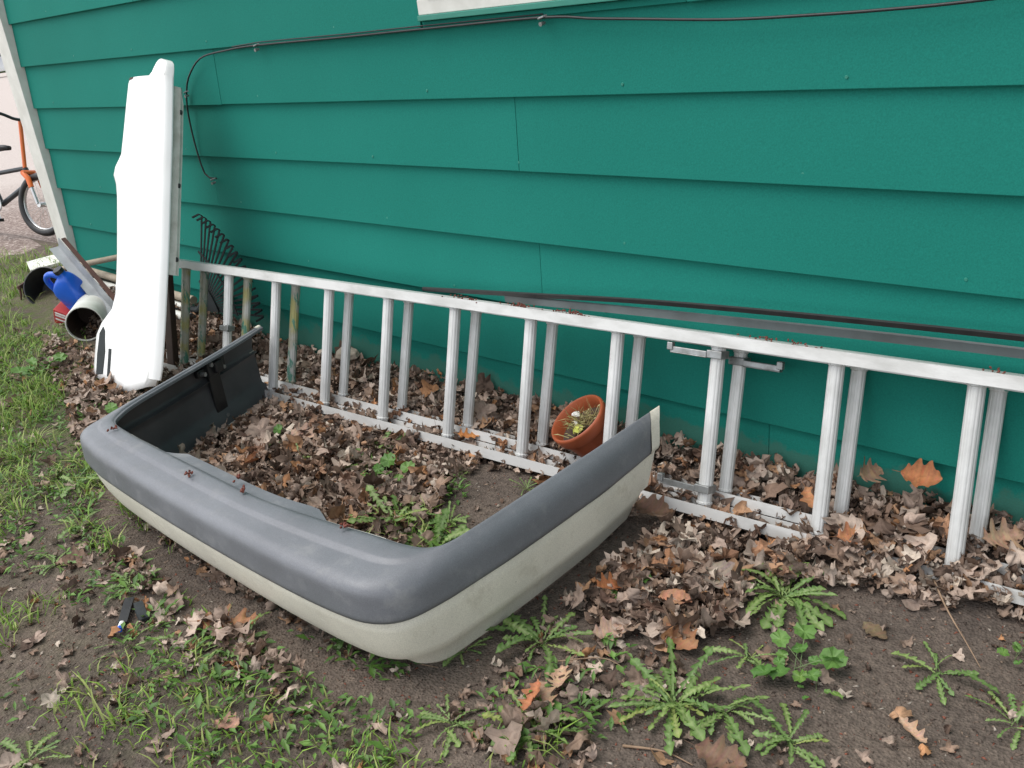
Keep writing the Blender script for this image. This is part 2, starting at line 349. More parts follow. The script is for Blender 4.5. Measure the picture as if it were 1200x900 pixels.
vg = MB(); vg.box((-76, -14, 0.05), (-70.2, 60, 0.35)); vo = vg.build('grass_verge', MT['verge'], bevel=0.1); vo['kind'] = 'structure'

# ------------------------------------------------------------------ house
house = tag(empty('house', (-2.0, 0.0, 0.0)), 'green lap-sided house wall with white corner board and window', 'house')
def hp(o):   # parent to the house, keeping world coordinates
    o.parent = house; o.matrix_parent_inverse = Matrix.Translation((2.0, 0, 0)); return o
S0, SP = 1.4268, 0.20935
XL, XR = -5.505, 2.4
def board(k, x0, x1, zt=None, dy=0.0):
    zb = S0 - SP * k; zt = zt if zt is not None else zb + SP + 0.014
    t = 0.0150; top = 0.0170 * (zt - zb) / (SP + 0.014)
    j = random.uniform(-0.0012, 0.0012); n = max(2, int((x1 - x0) / 0.35)); rings = []
    for i in range(n + 1):
        x = x0 + (x1 - x0) * i / n; sg = 0.0011 * math.sin(x * 1.7 + k * 2.1) + 0.0006 * math.sin(x * 5.3 + k); dz = 0.0012 * math.sin(x * 1.1 + k * 1.3)
        yb = dy + sg
        rings.append([(x, yb + 0.0015, zb + dz + j), (x, yb, zb + 0.002 + dz + j), (x, yb + top, zt), (x, yb + top + t, zt), (x, yb + t, zb + dz + j)])
    o = MB().loft(rings).build('siding_board', MT['siding']); return hp(o)
joints = {3: [-1.990, 0.9], 5: [-1.959, -4.7, 1.3], 2: [-3.579, -0.2], 4: [-3.791, -0.1], 6: [-3.0, 0.55], 7: [-1.2, 1.6], 0: [-4.1], -1: [-3.3], -2: [-4.4], -3: [-3.7], -4: [-4.0]}
WX0, WX1, WZ0, WZ1 = -2.325, -1.388, 1.240, 2.28
for k in range(8, -7, -1):
    zb = S0 - SP * k; zt = zb + SP
    spans = [(XL, XR)]
    if zt > WZ0 + 0.02 and zb < WZ1: spans = [(XL, WX0 - 0.004), (WX1 + 0.004, XR)]
    elif k == 2: spans = [(XL, XR)]
    cuts = joints.get(k, [])
    for a_, b_ in spans:
        xs_ = [a_] + sorted(c for c in cuts if a_ + 0.1 < c < b_ - 0.1) + [b_]
        for q in range(len(xs_) - 1): board(k, xs_[q] + 0.0011, xs_[q + 1] - 0.0011, dy=random.uniform(-0.001, 0.0006))
# set-back piece of siding under the window
zb = S0 - SP * 1
hp(MB().box((WX0, 0.004, zb - 0.001), (WX1, 0.018, WZ0 - 0.006)).build('siding_board', MT['siding'], bevel=0.001))
hp(MB().box((XL - 0.15, 0.0345, -0.3), (XR, 0.10, 2.75)).build('wall', MT['house_dark']))
hp(MB().box((XL - 0.150, 0.102, -0.3), (XL - 0.05, 6.5, 2.75)).build('wall', MT['house_dark']))
# corner boards: front face and side face
hp(MB().box((-5.635, -0.030, 0.10), (-5.508, 0.026, 2.75)).build('corner_board', MT['white_trim'], bevel=0.002))
hp(MB().box((-5.672, -0.024, 0.10), (-5.638, 0.10, 2.75)).build('corner_board', MT['white_trim'], bevel=0.002))
# window
wn = hp(MB().box((WX0 + 0.001, -0.014, WZ0 - 0.004), (WX1 - 0.001, 0.028, WZ0 + 0.012)).build('window', MT['green_trim'], bevel=0.002))
wn['label'] = 'white framed window with green sill strip'
fr = MB()
fr.box((WX0 + 0.002, -0.008, WZ0 + 0.0125), (WX1 - 0.002, 0.028, WZ0 + 0.055)); fr.box((WX0 + 0.002, -0.008, WZ1 - 0.05), (WX1 - 0.002, 0.028, WZ1))
fr.box((WX0 + 0.002, -0.0075, WZ0 + 0.0555), (WX0 + 0.05, 0.028, WZ1 - 0.051)); fr.box((WX1 - 0.05, -0.0075, WZ0 + 0.0555), (WX1 - 0.002, 0.028, WZ1 - 0.051))
fr.box((WX0 + 0.051, 0.006, WZ0 + 0.0555), (WX1 - 0.051, 0.020, WZ0 + 0.085)); fr.box((WX0 + 0.051, 0.004, 1.74), (WX1 - 0.051, 0.020, 1.78))
for q in range(3): MB().box((WX0 + .052, -.0115 + q * .0085, WZ0 + .0553), (WX1 - .052, -.0085 + q * .0085 - .0005, WZ0 + .0585 + q * .002)).build('track', MT['blind'], wn)
fo = fr.build('frame', MT['white_trim'], wn, bevel=0.002)
MB().box((WX0 + 0.05, 0.021, WZ0 + 0.086), (WX1 - 0.05, 0.024, WZ1 - 0.052)).build('pane', MT['glass'], wn)
hp(MB().box((-5.685, 0.35, 0.74), (-5.673, 0.62, 0.80)).build('wall_box', MT['strip_grey'], bevel=0.004))

nm = bpy.data.meshes.new('nail_head'); nv = [(0.0035 * math.cos(t), -.0012, 0.0035 * math.sin(t)) for t in np.linspace(0, 6.283, 8, endpoint=False)] + [(0.0045 * math.cos(t), .002, 0.0045 * math.sin(t)) for t in np.linspace(0, 6.283, 8, endpoint=False)]
nm.from_pydata(nv, [], [tuple(range(8))] + [(k, k + 8, (k + 1) % 8 + 8, (k + 1) % 8) for k in range(8)]); nm.materials.append(MT['green_trim'])
for k in range(7, -1, -1):
    for q in range(6):
        x_ = -5.0 + q * .81 + .23 * math.sin(k * 2.3 + q)
        if k == 1 and WX0 - .1 < x_ < WX1 + .1: continue
        no = bpy.data.objects.new('nail_head', nm); COL.objects.link(no); no.location = (x_, .0018, S0 - SP * k + .028); hp(no)
# cable stapled to the wall
cpts = [(-3.763, .004, .708), (-3.790, -.008, .711), (-3.826, -.012, .735), (-3.852, -.009, .848), (-3.842, -.011, .987), (-3.806, -.012, 1.072), (-3.756, -.012, 1.127), (-3.638, -.010, 1.188), (-3.435, -.008, 1.207), (-3.224, -.010, 1.214), (-2.712, -.008, 1.213), (-2.321, -.010, 1.214), (-1.829, -.013, 1.214), (-1.66, -.012, 1.200), (-1.511, -.012, 1.189), (-1.273, -.012, 1.172), (-1.065, -.012, 1.167), (-.898, -.012, 1.166), (-.733, -.012, 1.169), (-.4, -.012, 1.185), (.2, -.012, 1.21)]
cable = MB().tube(catmull(cpts, 130), 0.0035, 8).build('cable', MT['black'], smooth=True)
tag(cable, 'thin black cable stapled along the green siding with a drooping end', 'cable')
MB().tube([(-3.4, -.006, 1.2175), (-3.2, -.007, 1.224), (-2.7, -.006, 1.222), (-2.33, -.007, 1.223), (-1.83, -.006, 1.222)], 0.002, 6).build('second_strand', MT['black'], cable, smooth=True)
for x, z in ((-3.224, 1.214), (-1.829, 1.214), (-3.815, 1.062), (-3.766, 0.708)):
    c = MB(); c.tube([(x - .011, -.006, z - .004), (x - .008, -.018, z - .002), (x, -.021, z), (x + .008, -.018, z + .002), (x + .011, -.006, z + .004)], 0.003, 6); c.tube([(x, -.004, z - .014), (x, -.022, z - .016)], [0.004, 0.006], 8)
    c.build('clip', MT['steel'], cable)

# ------------------------------------------------------------------ ladder
LA = Vector((-2.18656, -0.15129, 0.40498)); LD = Vector((0.30412, 0.02031, 0.001016)); LL = Vector((0.018297, -0.1267, -0.38721))
ud = LD.normalized(); ul = LL.normalized(); un = ud.cross(ul).normalized()
if un.y < 0: un = -un              # towards the wall
ladder = tag(empty('extension_ladder', (-2.0, -0.2, 0.0)), 'weathered aluminium extension ladder lying on its side against the wall', 'ladder')
def lp(o): o.parent = ladder; o.matrix_parent_inverse = Matrix.Translation((2.0, 0.2, 0)); return o
def rail(base, i0, i1, side, depth, name='rail'):
    """C channel; base = point at rung end on rung axis, side = outward direction (away from the rungs)"""
    t = 0.003; h = 0.029
    # section in (outward, n): web at the far outward side, flanges front and back
    sec = [(0, -depth / 2), (h, -depth / 2), (h, depth / 2), (0, depth / 2), (0, depth / 2 - t), (h - t, depth / 2 - t), (h - t, -depth / 2 + t), (0, -depth / 2 + t)]
    rings = []
    for i in np.linspace(i0, i1, 28):
        p = base + LD * (i - 6) + un * 0.001 * math.sin(i * 1.3)
        rings.append([p + side * (a_) + un * b_ for a_, b_ in sec])
    mb = MB(); n = 8
    for k in range(n):
        k2 = (k + 1) % n
        mb.loft([[rg[k], rg[k2]] for rg in rings], False, False)
    for rg in (rings[0], rings[-1]):
        mb.add(rg, [(0, 1, 6, 7), (1, 2, 5, 6), (2, 3, 4, 5)])
    return lp(mb.build(name, MT['alu_rail']))
def rung_mesh(p0, p1, r=0.0185, flutes=12):
    ax = (p1 - p0).normalized(); a_ = ud - ax * ud.dot(ax); a_.normalize(); b_ = ax.cross(a_); n = flutes * 3
    sec = []
    for k in range(n):
        th = 2 * math.pi * k / n; rr = r * (0.955 if k % 3 == 0 else 1.0)
        sec.append((math.cos(th) * rr, math.sin(th) * rr * 0.92))
    rg = []
    L_ = (p1 - p0).length
    for d_, k_ in ((0, 1.0), (.020, 1.0), (.0205, 1.16), (.0255, 1.16), (.027, 1.0), (L_ - .027, 1.0), (L_ - .0255, 1.16), (L_ - .0205, 1.16), (L_ - .020, 1.0), (L_, 1.0)):
        rg.append([p0 + ax * d_ + a_ * q[0] * k_ + b_ * q[1] * k_ for q in sec])
    return MB().loft(rg)
FR_B = LA + LL
RT = LA + Vector((0.02489, 0.05177, -0.02731)); RB = LA + Vector((0.03759, -0.06237, -0.37661))
rail(LA, 0.45, 14.2, -ul, 0.062); rail(FR_B, 0.45, 14.2, ul, 0.062)
ur = (RB - RT).normalized()
RTs = RT + un * 0.012; RBs = RB + un * 0.006
rail(RTs, 0.25, 13.6, -ul, 0.048); rail(RBs, 0.25, 13.6, ul, 0.048)
for i in range(1, 15):
    p = LD * (i - 6)
    o = lp(rung_mesh(LA + p - ul * 0.02, FR_B + p + ul * 0.02).build('rung', MT['smear'] if i == 1 else MT['alu'], smooth=False))
    if i == 1: o['label'] = 'rung smeared with green and yellow paint'
    if i < 14:
        o = lp(rung_mesh(RTs + p - ul * 0.02, RBs + p + ul * 0.02, 0.0172).build('rung', MT['smear'] if i <= 3 else MT['alu'], smooth=False))
        if i <= 3: o['label'] = 'rear rung smeared with green paint'
# rung locks
def lock(i, f0, ext, rear=False, dz=0.0):
    base = (RTs if rear else LA) + LD * (i - 6); end = RBs if rear else FR_B
    L = (end - (RTs if rear else LA)); p = base + L * f0
    mb = MB(); rot = Matrix((ud, un, -ul)).transposed().to_4x4(); rot.translation = p
    mb.box((-0.021, -0.024, -0.010), (0.021, 0.019, 0.010), rot)
    x0, x1 = sorted((math.copysign(0.02, ext), ext)); mb.box((x0, -0.026, -0.009), (x1, -0.021, 0.006), rot); mb.box((x0, -0.026, -0.011), (x1, -0.004, -0.007), rot)
    mb.box((ext - 0.008, -0.03, -0.004), (ext + 0.008, -0.015, 0.016), rot)
    o = lp(mb.build('rung_lock', MT['steel'], bevel=0.002)); return o
lock(9, 0.055, -0.125); lock(9, 0.075, 0.12, True); lock(9, 0.90, -0.12); lock(2, 0.52, 0.035)

# long trim strips lying along the top of the ladder
s1 = MB().tube(catmull([(-2.38, -.110, .427), (-2.28, -.105, .434), (-1.9, -.094, .462), (-1.37, -.082, .500), (-.57, -.052, .527), (0.5, -.03, .55)], 60), 1, sec=[(-.006, -.004), (.005, -.006), (.0075, 0), (.005, .006), (-.006, .005), (-.0075, 0)]).build('trim_strip', MT['black'], auto=40)
tag(s1, 'long black rubber trim strip lying behind the ladder top rail', 'trim strip')
s2 = MB().tube(catmull([(-2.02, -.092, .436), (-1.8, -.088, .446), (-1.38, -.074, .464), (-.57, -.036, .487), (0.5, -.02, .50)], 50), 1, sec=[(-.010, -.003), (.010, -.003), (.013, 0), (.010, .004), (-.010, .004)]).build('trim_strip', MT['strip_grey'], auto=40)
tag(s2, 'long grey flat trim strip between black strip and ladder rail', 'trim strip')

# ------------------------------------------------------------------ car bumper
bumper = tag(empty('car_bumper', (-2.1, -1.0, 0.0)), 'detached car bumper, grey top and cream lower half, lying on the soil', 'bumper')
def bpar(o): o.parent = bumper; o.matrix_parent_inverse = Matrix.Translation((2.1, 1.0, 0)); return o
BP = [(-3.13, -.37), (-3.06, -.53), (-3.0, -.68), (-2.93, -.86), (-2.89, -.98), (-2.855, -1.075), (-2.79, -1.142), (-2.66, -1.170), (-2.5, -1.182), (-2.2, -1.192), (-1.9, -1.194), (-1.66, -1.190), (-1.50, -1.180), (-1.410, -1.162), (-1.356, -1.118), (-1.337, -1.035), (-1.332, -.93), (-1.33, -.8), (-1.338, -.55), (-1.352, -.42), (-1.368, -.30)]
IP = [(-3.075, -.345), (-3.005, -.50), (-2.945, -.65), (-2.875, -.83), (-2.83, -.94), (-2.785, -1.015), (-2.715, -1.065), (-2.60, -1.078), (-2.46, -1.082), (-2.2, -1.085), (-1.9, -1.085), (-1.68, -1.062), (-1.53, -1.040), (-1.445, -1.028), (-1.395, -1.005), (-1.372, -.960), (-1.370, -.88), (-1.372, -.76), (-1.378, -.53), (-1.386, -.40), (-1.392, -.275)]
NB = 141
def catm(P, n):
    P = [np.array(p, float) for p in P]; Q = [2 * P[0] - P[1]] + P + [2 * P[-1] - P[-2]]; out = []; segs = len(P) - 1
    for j in range(n):
        t = j / (n - 1) * segs; i = min(int(t), segs - 1); t -= i; a, b, c, d = Q[i:i + 4]
        out.append(0.5 * (2 * b + (c - a) * t + (2 * a - 5 * b + 4 * c - d) * t * t + (3 * b - a - 3 * c + d) * t ** 3))
    return np.array(out)
bp = catm(BP, NB); ip = catm(IP, NB); tg = np.gradient(bp, axis=0); tg /= np.linalg.norm(tg, axis=1)[:, None]; nrm = np.stack([tg[:, 1], -tg[:, 0]], 1)
arc = np.r_[0, np.cumsum(np.linalg.norm(np.diff(bp, axis=0), axis=1))]
wf = np.array([np.clip((n_[1] * -1 - 0.55) / 0.4, 0, 1) for n_ in nrm]); wf = np.convolve(np.pad(wf, 3, mode='edge'), np.ones(7) / 7, 'valid')      # 1 on the front, 0 on the arms
FW = [(-.105, .062), (-.062, .048), (-.047, .046), (-.039, .049), (-.032, .057), (-.023, .078), (-.014, .108), (-.008, .135), (-.004, .156), (-.007, .1655)]
AW = [(-.060, .002), (-.042, -.004), (-.036, .004), (-.032, .040), (-.016, .049), (-.012, .070), (-.008, .105), (-.005, .135), (-.004, .155), (-.010, .1655)]
FG = [(-.007, .1665), (.005, .169), (.008, .177), (.0075, .184), (.0055, .222), (.0048, .231), (.0020, .2415), (-.006, .2505), (-.0165, .2555), (-.025, .2572), (-.0535, .2600), (-.058, .2608), (-.063, .2668), (-.068, .2682), (-.098, .2705), (-.1075, .2690), (-.110, .265)]
AG = [(-.010, .1665), (.003, .169), (.005, .177), (.0045, .184), (.001, .210), (-.001, .222), (-.005, .234), (-.011, .244), (-.018, .2515), (-.024, .2560), (-.029, .2592), (-.032, .2612), (-.035, .2632), (-.038, .2645), (-.041, .265), (-.044, .263), (-.045, .258)]
_h = NB // 2
wfl = np.r_[np.r_[wf[6:_h + 6]], np.r_[wf[_h - 6:NB - 6]]]           # the lower skirt turns later round the corners
def bprof(a_, b_, i):
    if a_ is FW: return [tuple((1 - wfl[i]) * np.array(q) + wfl[i] * np.array(p)) for p, q in zip(a_, b_)]
    return [tuple((1 - wf[i]) * np.array(q) + wf[i] * np.array(p)) for p, q in zip(a_, b_)]
def bpt(i, o_, z):
    om = .110 * wf[i] + .045 * (1 - wf[i])
    if o_ >= 0 or z < .16: p = bp[i] + nrm[i] * o_
    else: p = bp[i] + (ip[i] - bp[i]) * (-o_ / om)
    e = max(0, 1 - arc[i] / 0.22); e2 = max(0, 1 - (arc[-1] - arc[i]) / 0.30)
    p = p - tg[i] * e * (z - 0.02) * 0.10 + tg[i] * e2 * (z - 0.02) * 0.38      # slanted ends
    z2 = z - 0.014 * e2 * (z / 0.27)
    if e2 > 0.85 and z < 0.05: z2 += (e2 - 0.85) / 0.15 * 0.03
    return (p[0], p[1], z2)
def brange(a_, b_, i0, i1, inset=0.0, lo=0, hi=99):
    rings = []
    for i in range(i0, i1):
        pr = bprof(a_, b_, i)[lo:hi]; rings.append([bpt(i, q[0] - inset * (1 if q[1] < .24 else 0.4), q[1] - (inset if q[1] > .24 else 0)) for q in pr])
    return rings
bpar(MB().loft(brange(FW, AW, 0, NB), False, False).build('lower_skin', MT['bump_white'], auto=70))
bpar(MB().loft(brange(FG, AG, 1, NB - 2), False, False).build('upper_cover', MT['bump_grey'], auto=75))
for i0, i1 in ((0, 2), (NB - 3, NB)):
    rg = brange([(a_ + .003, b_ + .002) for a_, b_ in FG], [(a_ + .003, b_ + .002) for a_, b_ in AG], i0, i1)
    bpar(MB().loft(rg, False, False).build('end_cap', MT['bump_white'], auto=75))
# inside face
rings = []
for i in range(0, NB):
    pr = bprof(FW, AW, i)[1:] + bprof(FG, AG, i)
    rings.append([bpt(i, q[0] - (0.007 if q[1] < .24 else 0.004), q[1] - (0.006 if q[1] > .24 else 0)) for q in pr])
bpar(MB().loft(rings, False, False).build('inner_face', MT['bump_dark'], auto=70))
# rim closing the top edge
rim = []
for i in range(0, NB):
    q = bprof(FG, AG, i)[-1]; rim.append([bpt(i, q[0] + .001, q[1] + .003), bpt(i, q[0] - .003, q[1] + .001), bpt(i, q[0] - .004, q[1] - .008)])
bpar(MB().loft(rim, False, False).build('rim', MT['bump_grey']))
# stepped mounting flange behind the middle of the top
i0 = int(np.argmin(np.abs(bp[:, 0] + 2.42) + (bp[:, 1] > -1) * 9)); i1 = int(np.argmin(np.abs(bp[:, 0] + 1.66) + (bp[:, 1] > -1) * 9))
fl = []
for i in range(i0, i1 + 1):
    ed = min(1, (i - i0) / 2, (i1 - i) / 3 + 0.25)
    q = .110; fl.append([bpt(i, -.100, .2645), bpt(i, -q, .2625), bpt(i, -q - .040 * ed, .259), bpt(i, -q - .040 * ed, .255), bpt(i, -q, .2575), bpt(i, -.100, .259)])
bpar(MB().loft(fl).build('flange', MT['bump_grey']))
for x0_, x1_ in ((-1.655, -1.45), (-2.66, -2.43)):
    ia_ = int(np.argmin(np.abs(bp[:, 0] - x0_) + (bp[:, 1] > -1.05) * 9)); ib_ = int(np.argmin(np.abs(bp[:, 0] - x1_) + (bp[:, 1] > -1.05) * 9))
    fl = [[bpt(i, -.106, .262), bpt(i, -.119, .260), bpt(i, -.119, .254), bpt(i, -.106, .255)] for i in range(ia_, ib_)]
    bpar(MB().loft(fl).build('cream_lip', MT['bump_white']))
# black bracket inside the splayed end
def inframe(i, o_, z):
    p = bpt(i, o_, z); t = Vector((tg[i][0], tg[i][1], 0)); n_ = Vector((-nrm[i][0], -nrm[i][1], 0)); mm = Matrix((t, n_, Vector((0, 0, 1)))).transposed().to_4x4(); mm.translation = Vector(p); return mm
ia = int(np.argmin(np.abs(arc - 0.24)))
fm = inframe(ia, -.014, .14)
b = MB(); b.box((-.030, .0, -.125), (.030, .012, .060), fm); b.box((-.050, .0, .045), (.045, .030, .105), fm); b.box((-.02, .030, .055), (.02, .045, .095), fm); b.box((.03, 0, .060), (.085, .018, .085), fm); b.box((-.034, .012, -.13), (.034, .022, -.10), fm)
bk = bpar(b.build('bracket', MT['black'], bevel=0.004))
for px, pz in ((-.03, .06), (.028, .09), (0.0, -.112), (.07, .072)):
    cb = MB(); P0 = fm @ Vector((px, .018, pz)); P1 = fm @ Vector((px, .038 if pz > 0 else .028, pz)); cb.tube([P0, P1], .008, 6); o = cb.build('bolt', MT['steel'], bk); o.matrix_parent_inverse = bk.matrix_world.inverted() @ Matrix.Translation((0, 0, 0)); o.parent = bk; o.matrix_parent_inverse = Matrix.Identity(4)

# ------------------------------------------------------------------ fender standing against the wall
fen = tag(empty('car_fender', (-3.57, -.66, 0.0)), 'white car fender panel standing on end, leaning on the green wall', 'car panel')
fl_ = Vector((0, .39761, .91756)); fnn = Vector((0, -.91756, .39761)); FP0 = Vector((-3.57, -.66, 0.0))
def fpt(u, w_, d=0.0): return Vector((u, 0, 0)) + fl_ * w_ + fnn * d      # local to the fender empty
Wl = [0.012, 0.10, 0.192, 0.247, 0.285, 0.315, 0.376, 0.45, 0.53, 0.65, 0.769, 0.82, 0.854, 0.889, 0.92, 0.942, 1.046, 1.149, 1.225, 1.2455, 1.2475, 1.2480, 1.262, 1.28, 1.296, 1.306, 1.310]
Ul = [-.394, -.405, -.412, -.378, -.335, -.301, -.286, -.298, -.314, -.347, -.381, -.405, -.436, -.430, -.405, -.39, -.395, -.401, -.404, -.395, -.380, -.200, -.180, -.168, -.155, -.142, -.128]
Wr = [0.0, .09, .131, .32, .572, .889, 1.0, 1.144, 1.235, 1.25, 1.272, 1.29, 1.303, 1.310]; Ur = [u - .055 for u in (0.17, .200, .204, .178, .137, .072, .05, .016, -.006, -.009, -.012, -.017, -.026, -.050)]
rows = []
wl = sorted(set(Wl + [0.05, 0.15, 0.22, .60, .71, 1.0, 1.1, 1.19])); nu = 26
def skin_d(s, w_):
    q = min(1, max(0, (1.2 - w_) / .1 + 1))
    dd = 0.012 * math.sin(math.pi * min(s, .5)) ** 0.7 * (1 if s < .5 else 1 - (s - .5) * .8) + 0.005 * math.exp(-((s - .62) / .03) ** 2) * (w_ < 1.2)
    if s < 0.05: dd -= ((0.05 - s) / .05) ** 2 * 0.004
    if s > 0.93: dd -= ((s - 0.93) / 0.07) ** 2 * 0.030
    return dd
def skin_at(u, w_):
    a_, b_ = np.interp(w_, Wl, Ul), np.interp(w_, Wr, Ur); return skin_d((u - a_) / (b_ - a_), w_)
for w_ in wl:
    ul_, ur_ = np.interp(w_, Wl, Ul), np.interp(w_, Wr, Ur); row = []
    for k in range(nu):
        s = 1 - (1 - k / (nu - 1)) ** 1.5; u = ul_ + (ur_ - ul_) * s
        if w_ > 1.2478: dd = skin_d(min(1, max(0.06, (u + .38) / (ur_ + .38))), 1.25)
        else: dd = skin_d(s, w_)
        ww = w_
        if w_ < 0.06: ww = w_ + 0.02 * abs(s - 0.65) + (max(0, s - 0.66)) * 0.16
        row.append(fpt(u, ww, dd))
    rows.append(row)
sk = MB().loft(rows, False, False)
fsk = sk.build('outer_skin', MT['white_car'], fen, auto=60)
so_ = fsk.modifiers.new('thickness', 'SOLIDIFY'); so_.thickness = 0.004; so_.offset = -1
# rear flange seen along the right edge
fr_ = []
for w_ in np.linspace(.50, 1.215, 12):
    u = np.interp(w_, Wr, Ur); tp = 0.012 if w_ > 1.18 else 0.0
    fr_.append([fpt(u - .014, w_, -.026), fpt(u - .008, w_, -.056), fpt(u - .012 - tp, w_, -.066), fpt(u - .012 - tp, w_, -.070), fpt(u - .016, w_, -.060), fpt(u - .022, w_, -.030)])
fb = MB().loft(fr_).build('rear_flange', MT['dirty_white'], fen)
for w_ in (.56, .84, 1.12):
    u = np.interp(w_, Wr, Ur); c = fpt(u - .012, w_, -.058)
    MB().tube([c - fnn * .004, c + fnn * .004], .010, 10).build('bolt_hole', MT['slot'], fb)
# dark recesses at the foot of the panel
def slab(name, pts, d0, d1, mat):
    n = len(pts); rr = []
    for dd in (-.003, .0025): rr.append([fpt(u, w_, skin_at(u, w_) + dd) for u, w_, dz in pts])
    MB().loft(rr).build(name, mat, fen)
slab('marker_recess', [(-.345, .035, 0), (-.280, .048, 0), (-.284, .14, 0), (-.312, .222, 0), (-.336, .236, 0), (-.362, .205, 0), (-.360, .12, 0)], 0.000, 0.026, MT['slot'])
slab('slot', [(-.234, .046, 0), (-.212, .050, 0), (-.227, .160, 0), (-.251, .158, 0)], 0.001, 0.016, MT['slot'])
slab('rust_edge', [(-.385, 1.237, 0), (-.350, 1.240, 0), (-.340, 1.2465, 0), (-.375, 1.2465, 0)], 0.000, 0.012, MT['rust'])
stake = MB(); stake.box((-.022, -.014, 0), (.022, .014, .42)); so_k = stake.build('stake', MT['darkwood'], bevel=0.003); so_k.location = (-3.785, -.385, -.02); so_k.rotation_euler = (R(-16), R(-4), 0.2)
tag(so_k, 'dark brown wooden stake leaning behind the white panel', 'stake')

# ------------------------------------------------------------------ flower pot
def ring(c, ax, a_, b_, r, n, ph=0): return [c + (a_ * math.cos(2 * math.pi * k / n + ph) + b_ * math.sin(2 * math.pi * k / n + ph)) * r for k in range(n)]
pot = tag(empty('flower_pot', (-1.665, -.140, .062)), 'tilted terracotta flower pot lying in dead leaves behind the ladder', 'flower pot')
pax = Vector((-.22, -.40, .72)).normalized(); pa = pax.cross(Vector((0, 0, 1))).normalized(); pb = pax.cross(pa)
def pring(h, r, n=40): return ring(pax * h, pax, pa, pb, r, n)
out = [(-.045, .0), (-.045, .050), (-.040, .054), (.030, .066), (.062, .0715), (.064, .0785), (.070, .081), (.092, .0835), (.098, .082), (.100, .078), (.097, .0745), (.070, .071), (.062, .069), (-.030, .052)]
MB().loft([pring(h, max(r, 1e-4)) for h, r in [(h * 1.08, r * 1.08) for h, r in out]], True, False).build('shell', MT['terra'], pot, auto=50)
MB().loft([pring(.066, r) for r in (.0765, .05, .03, .001)], True, False).build('potting_soil', MT['darkwood'], pot)
# contents: dry grass, yellow leaf, white scrap
gm = MB()
for _ in range(150):
    a_ = random.uniform(0, 6.28); r0 = random.uniform(0, .055); c = pax * random.uniform(.066, .076) + (pa * math.cos(a_) + pb * math.sin(a_)) * r0
    d = (pax * random.uniform(.1, .7) + Vector((random.uniform(-1, 1), random.uniform(-1, 1), random.uniform(-.2, .7)))).normalized() * random.uniform(.03, .075)
    sd_ = d.cross(Vector((random.random(), random.random(), .3))).normalized() * .0015
    e = c + d * .55 + pax * .008; q = c + d
    if (q - pax * q.dot(pax)).length > .068 and q.dot(pax) < .1: q = e
    gm.add([c - sd_, c + sd_, e + sd_, e - sd_, q], [(0, 1, 2, 3), (3, 2, 4)])
dg = gm.build('dry_grass', M('straw', (.50, .42, .22), (.28, .30, .10), .7, 30), pot); dg['kind'] = 'stuff'
def scrap(name, c, s, mat, seed):
    rs = random.Random(seed); pts = []; n = 9
    for k in range(n):
        th = 6.283 * k / n; rr = s * rs.uniform(.65, 1.1); pts.append(c + (pa * math.cos(th) + pb * math.sin(th)) * rr + pax * rs.uniform(-.006, .008))
    MB().add(pts + [c + pax * .012], [(k, (k + 1) % n, n) for k in range(n)]).build(name, mat, pot)
scrap('yellow_leaf', pax * .082 + pb * .020 - pa * .010, .020, M('yellow_green_leaf', (.52, .56, .10), (.36, .42, .06), .6, 30), 3)
scrap('white_scrap', pax * .094 - pb * .008 + pa * .036, .013, MT['paper'], 5)
scrap('white_scrap', pax * .086 + pb * .010 + pa * .012, .008, MT['blind'], 8)
# ------------------------------------------------------------------ clutter beside the fender
gut = MB(); Lg = 1.05
gut.add([], []); sec = [(0, 0), (.056, 0), (.056, .004), (.004, .004), (.004, .05), (0, .05)]
gA = Vector((-4.90, -.30, .415)); gB = Vector((-4.25, -.30, .01)); gd = (gB - gA).normalized(); gn = gd.cross(Vector((0, 0, 1))).normalized(); gu = gn.cross(gd)
gut.loft([[p + gu * (a_ - .03) + gn * (b_ - .01) for a_, b_ in sec] for p in (gA, gB)])
gt = gut.build('metal_channel', MT['dull']); tag(gt, 'grey metal channel with rusty back leaning beside the blue jug', 'metal channel')
MB().loft([[p + gu * (a_) + gn * b_ for a_, b_ in ((.029, -.012), (.036, -.012), (.036, -.032), (.029, -.032))] for p in (gA + gd * .02, gB)]).build('rusty_edge', MT['rust'], gt)
# blue jug
jug = empty('plastic_jug', (-4.73, -.30, .085)); jug.scale = (.88,) * 3; tag(jug, 'blue plastic jug with black cap tipped against metal channel', 'jug'); jug.rotation_euler = (R(26), R(-10), R(25))
def sup(cx, cy, a_, b_, z, n=28, p=3.2):
    o = []
    for k in range(n):
        th = 2 * math.pi * k / n; c, s = math.cos(th), math.sin(th)
        o.append((cx + a_ * math.copysign(abs(c) ** (2 / p), c), cy + b_ * math.copysign(abs(s) ** (2 / p), s), z))
    return o
js = [(0, 0, .05, .045, -.005), (0, 0, .078, .056, 0), (0, 0, .082, .06, .012), (0, 0, .082, .06, .10), (0, 0, .079, .058, .105), (0, 0, .082, .06, .11), (0, 0, .082, .06, .18), (.004, 0, .076, .056, .21), (.018, 0, .058, .046, .24), (.034, 0, .036, .033, .262), (.040, 0, .022, .022, .272), (.040, 0, .021, .021, .29)]
MB().loft([sup(*q[:4], q[4]) for q in js]).build('body', MT['blue'], jug, auto=50)
MB().tube(catmull([(.012, 0, .262), (-.02, 0, .288), (-.06, 0, .285), (-.088, 0, .25), (-.088, 0, .19), (-.072, 0, .16)], 24), [.017] * 24, 12).build('handle', MT['blue'], jug, smooth=True)
MB().tube([(.040, 0, .288), (.040, 0, .312)], .027, 20).build('cap', MT['black'], jug, bevel=0.002)
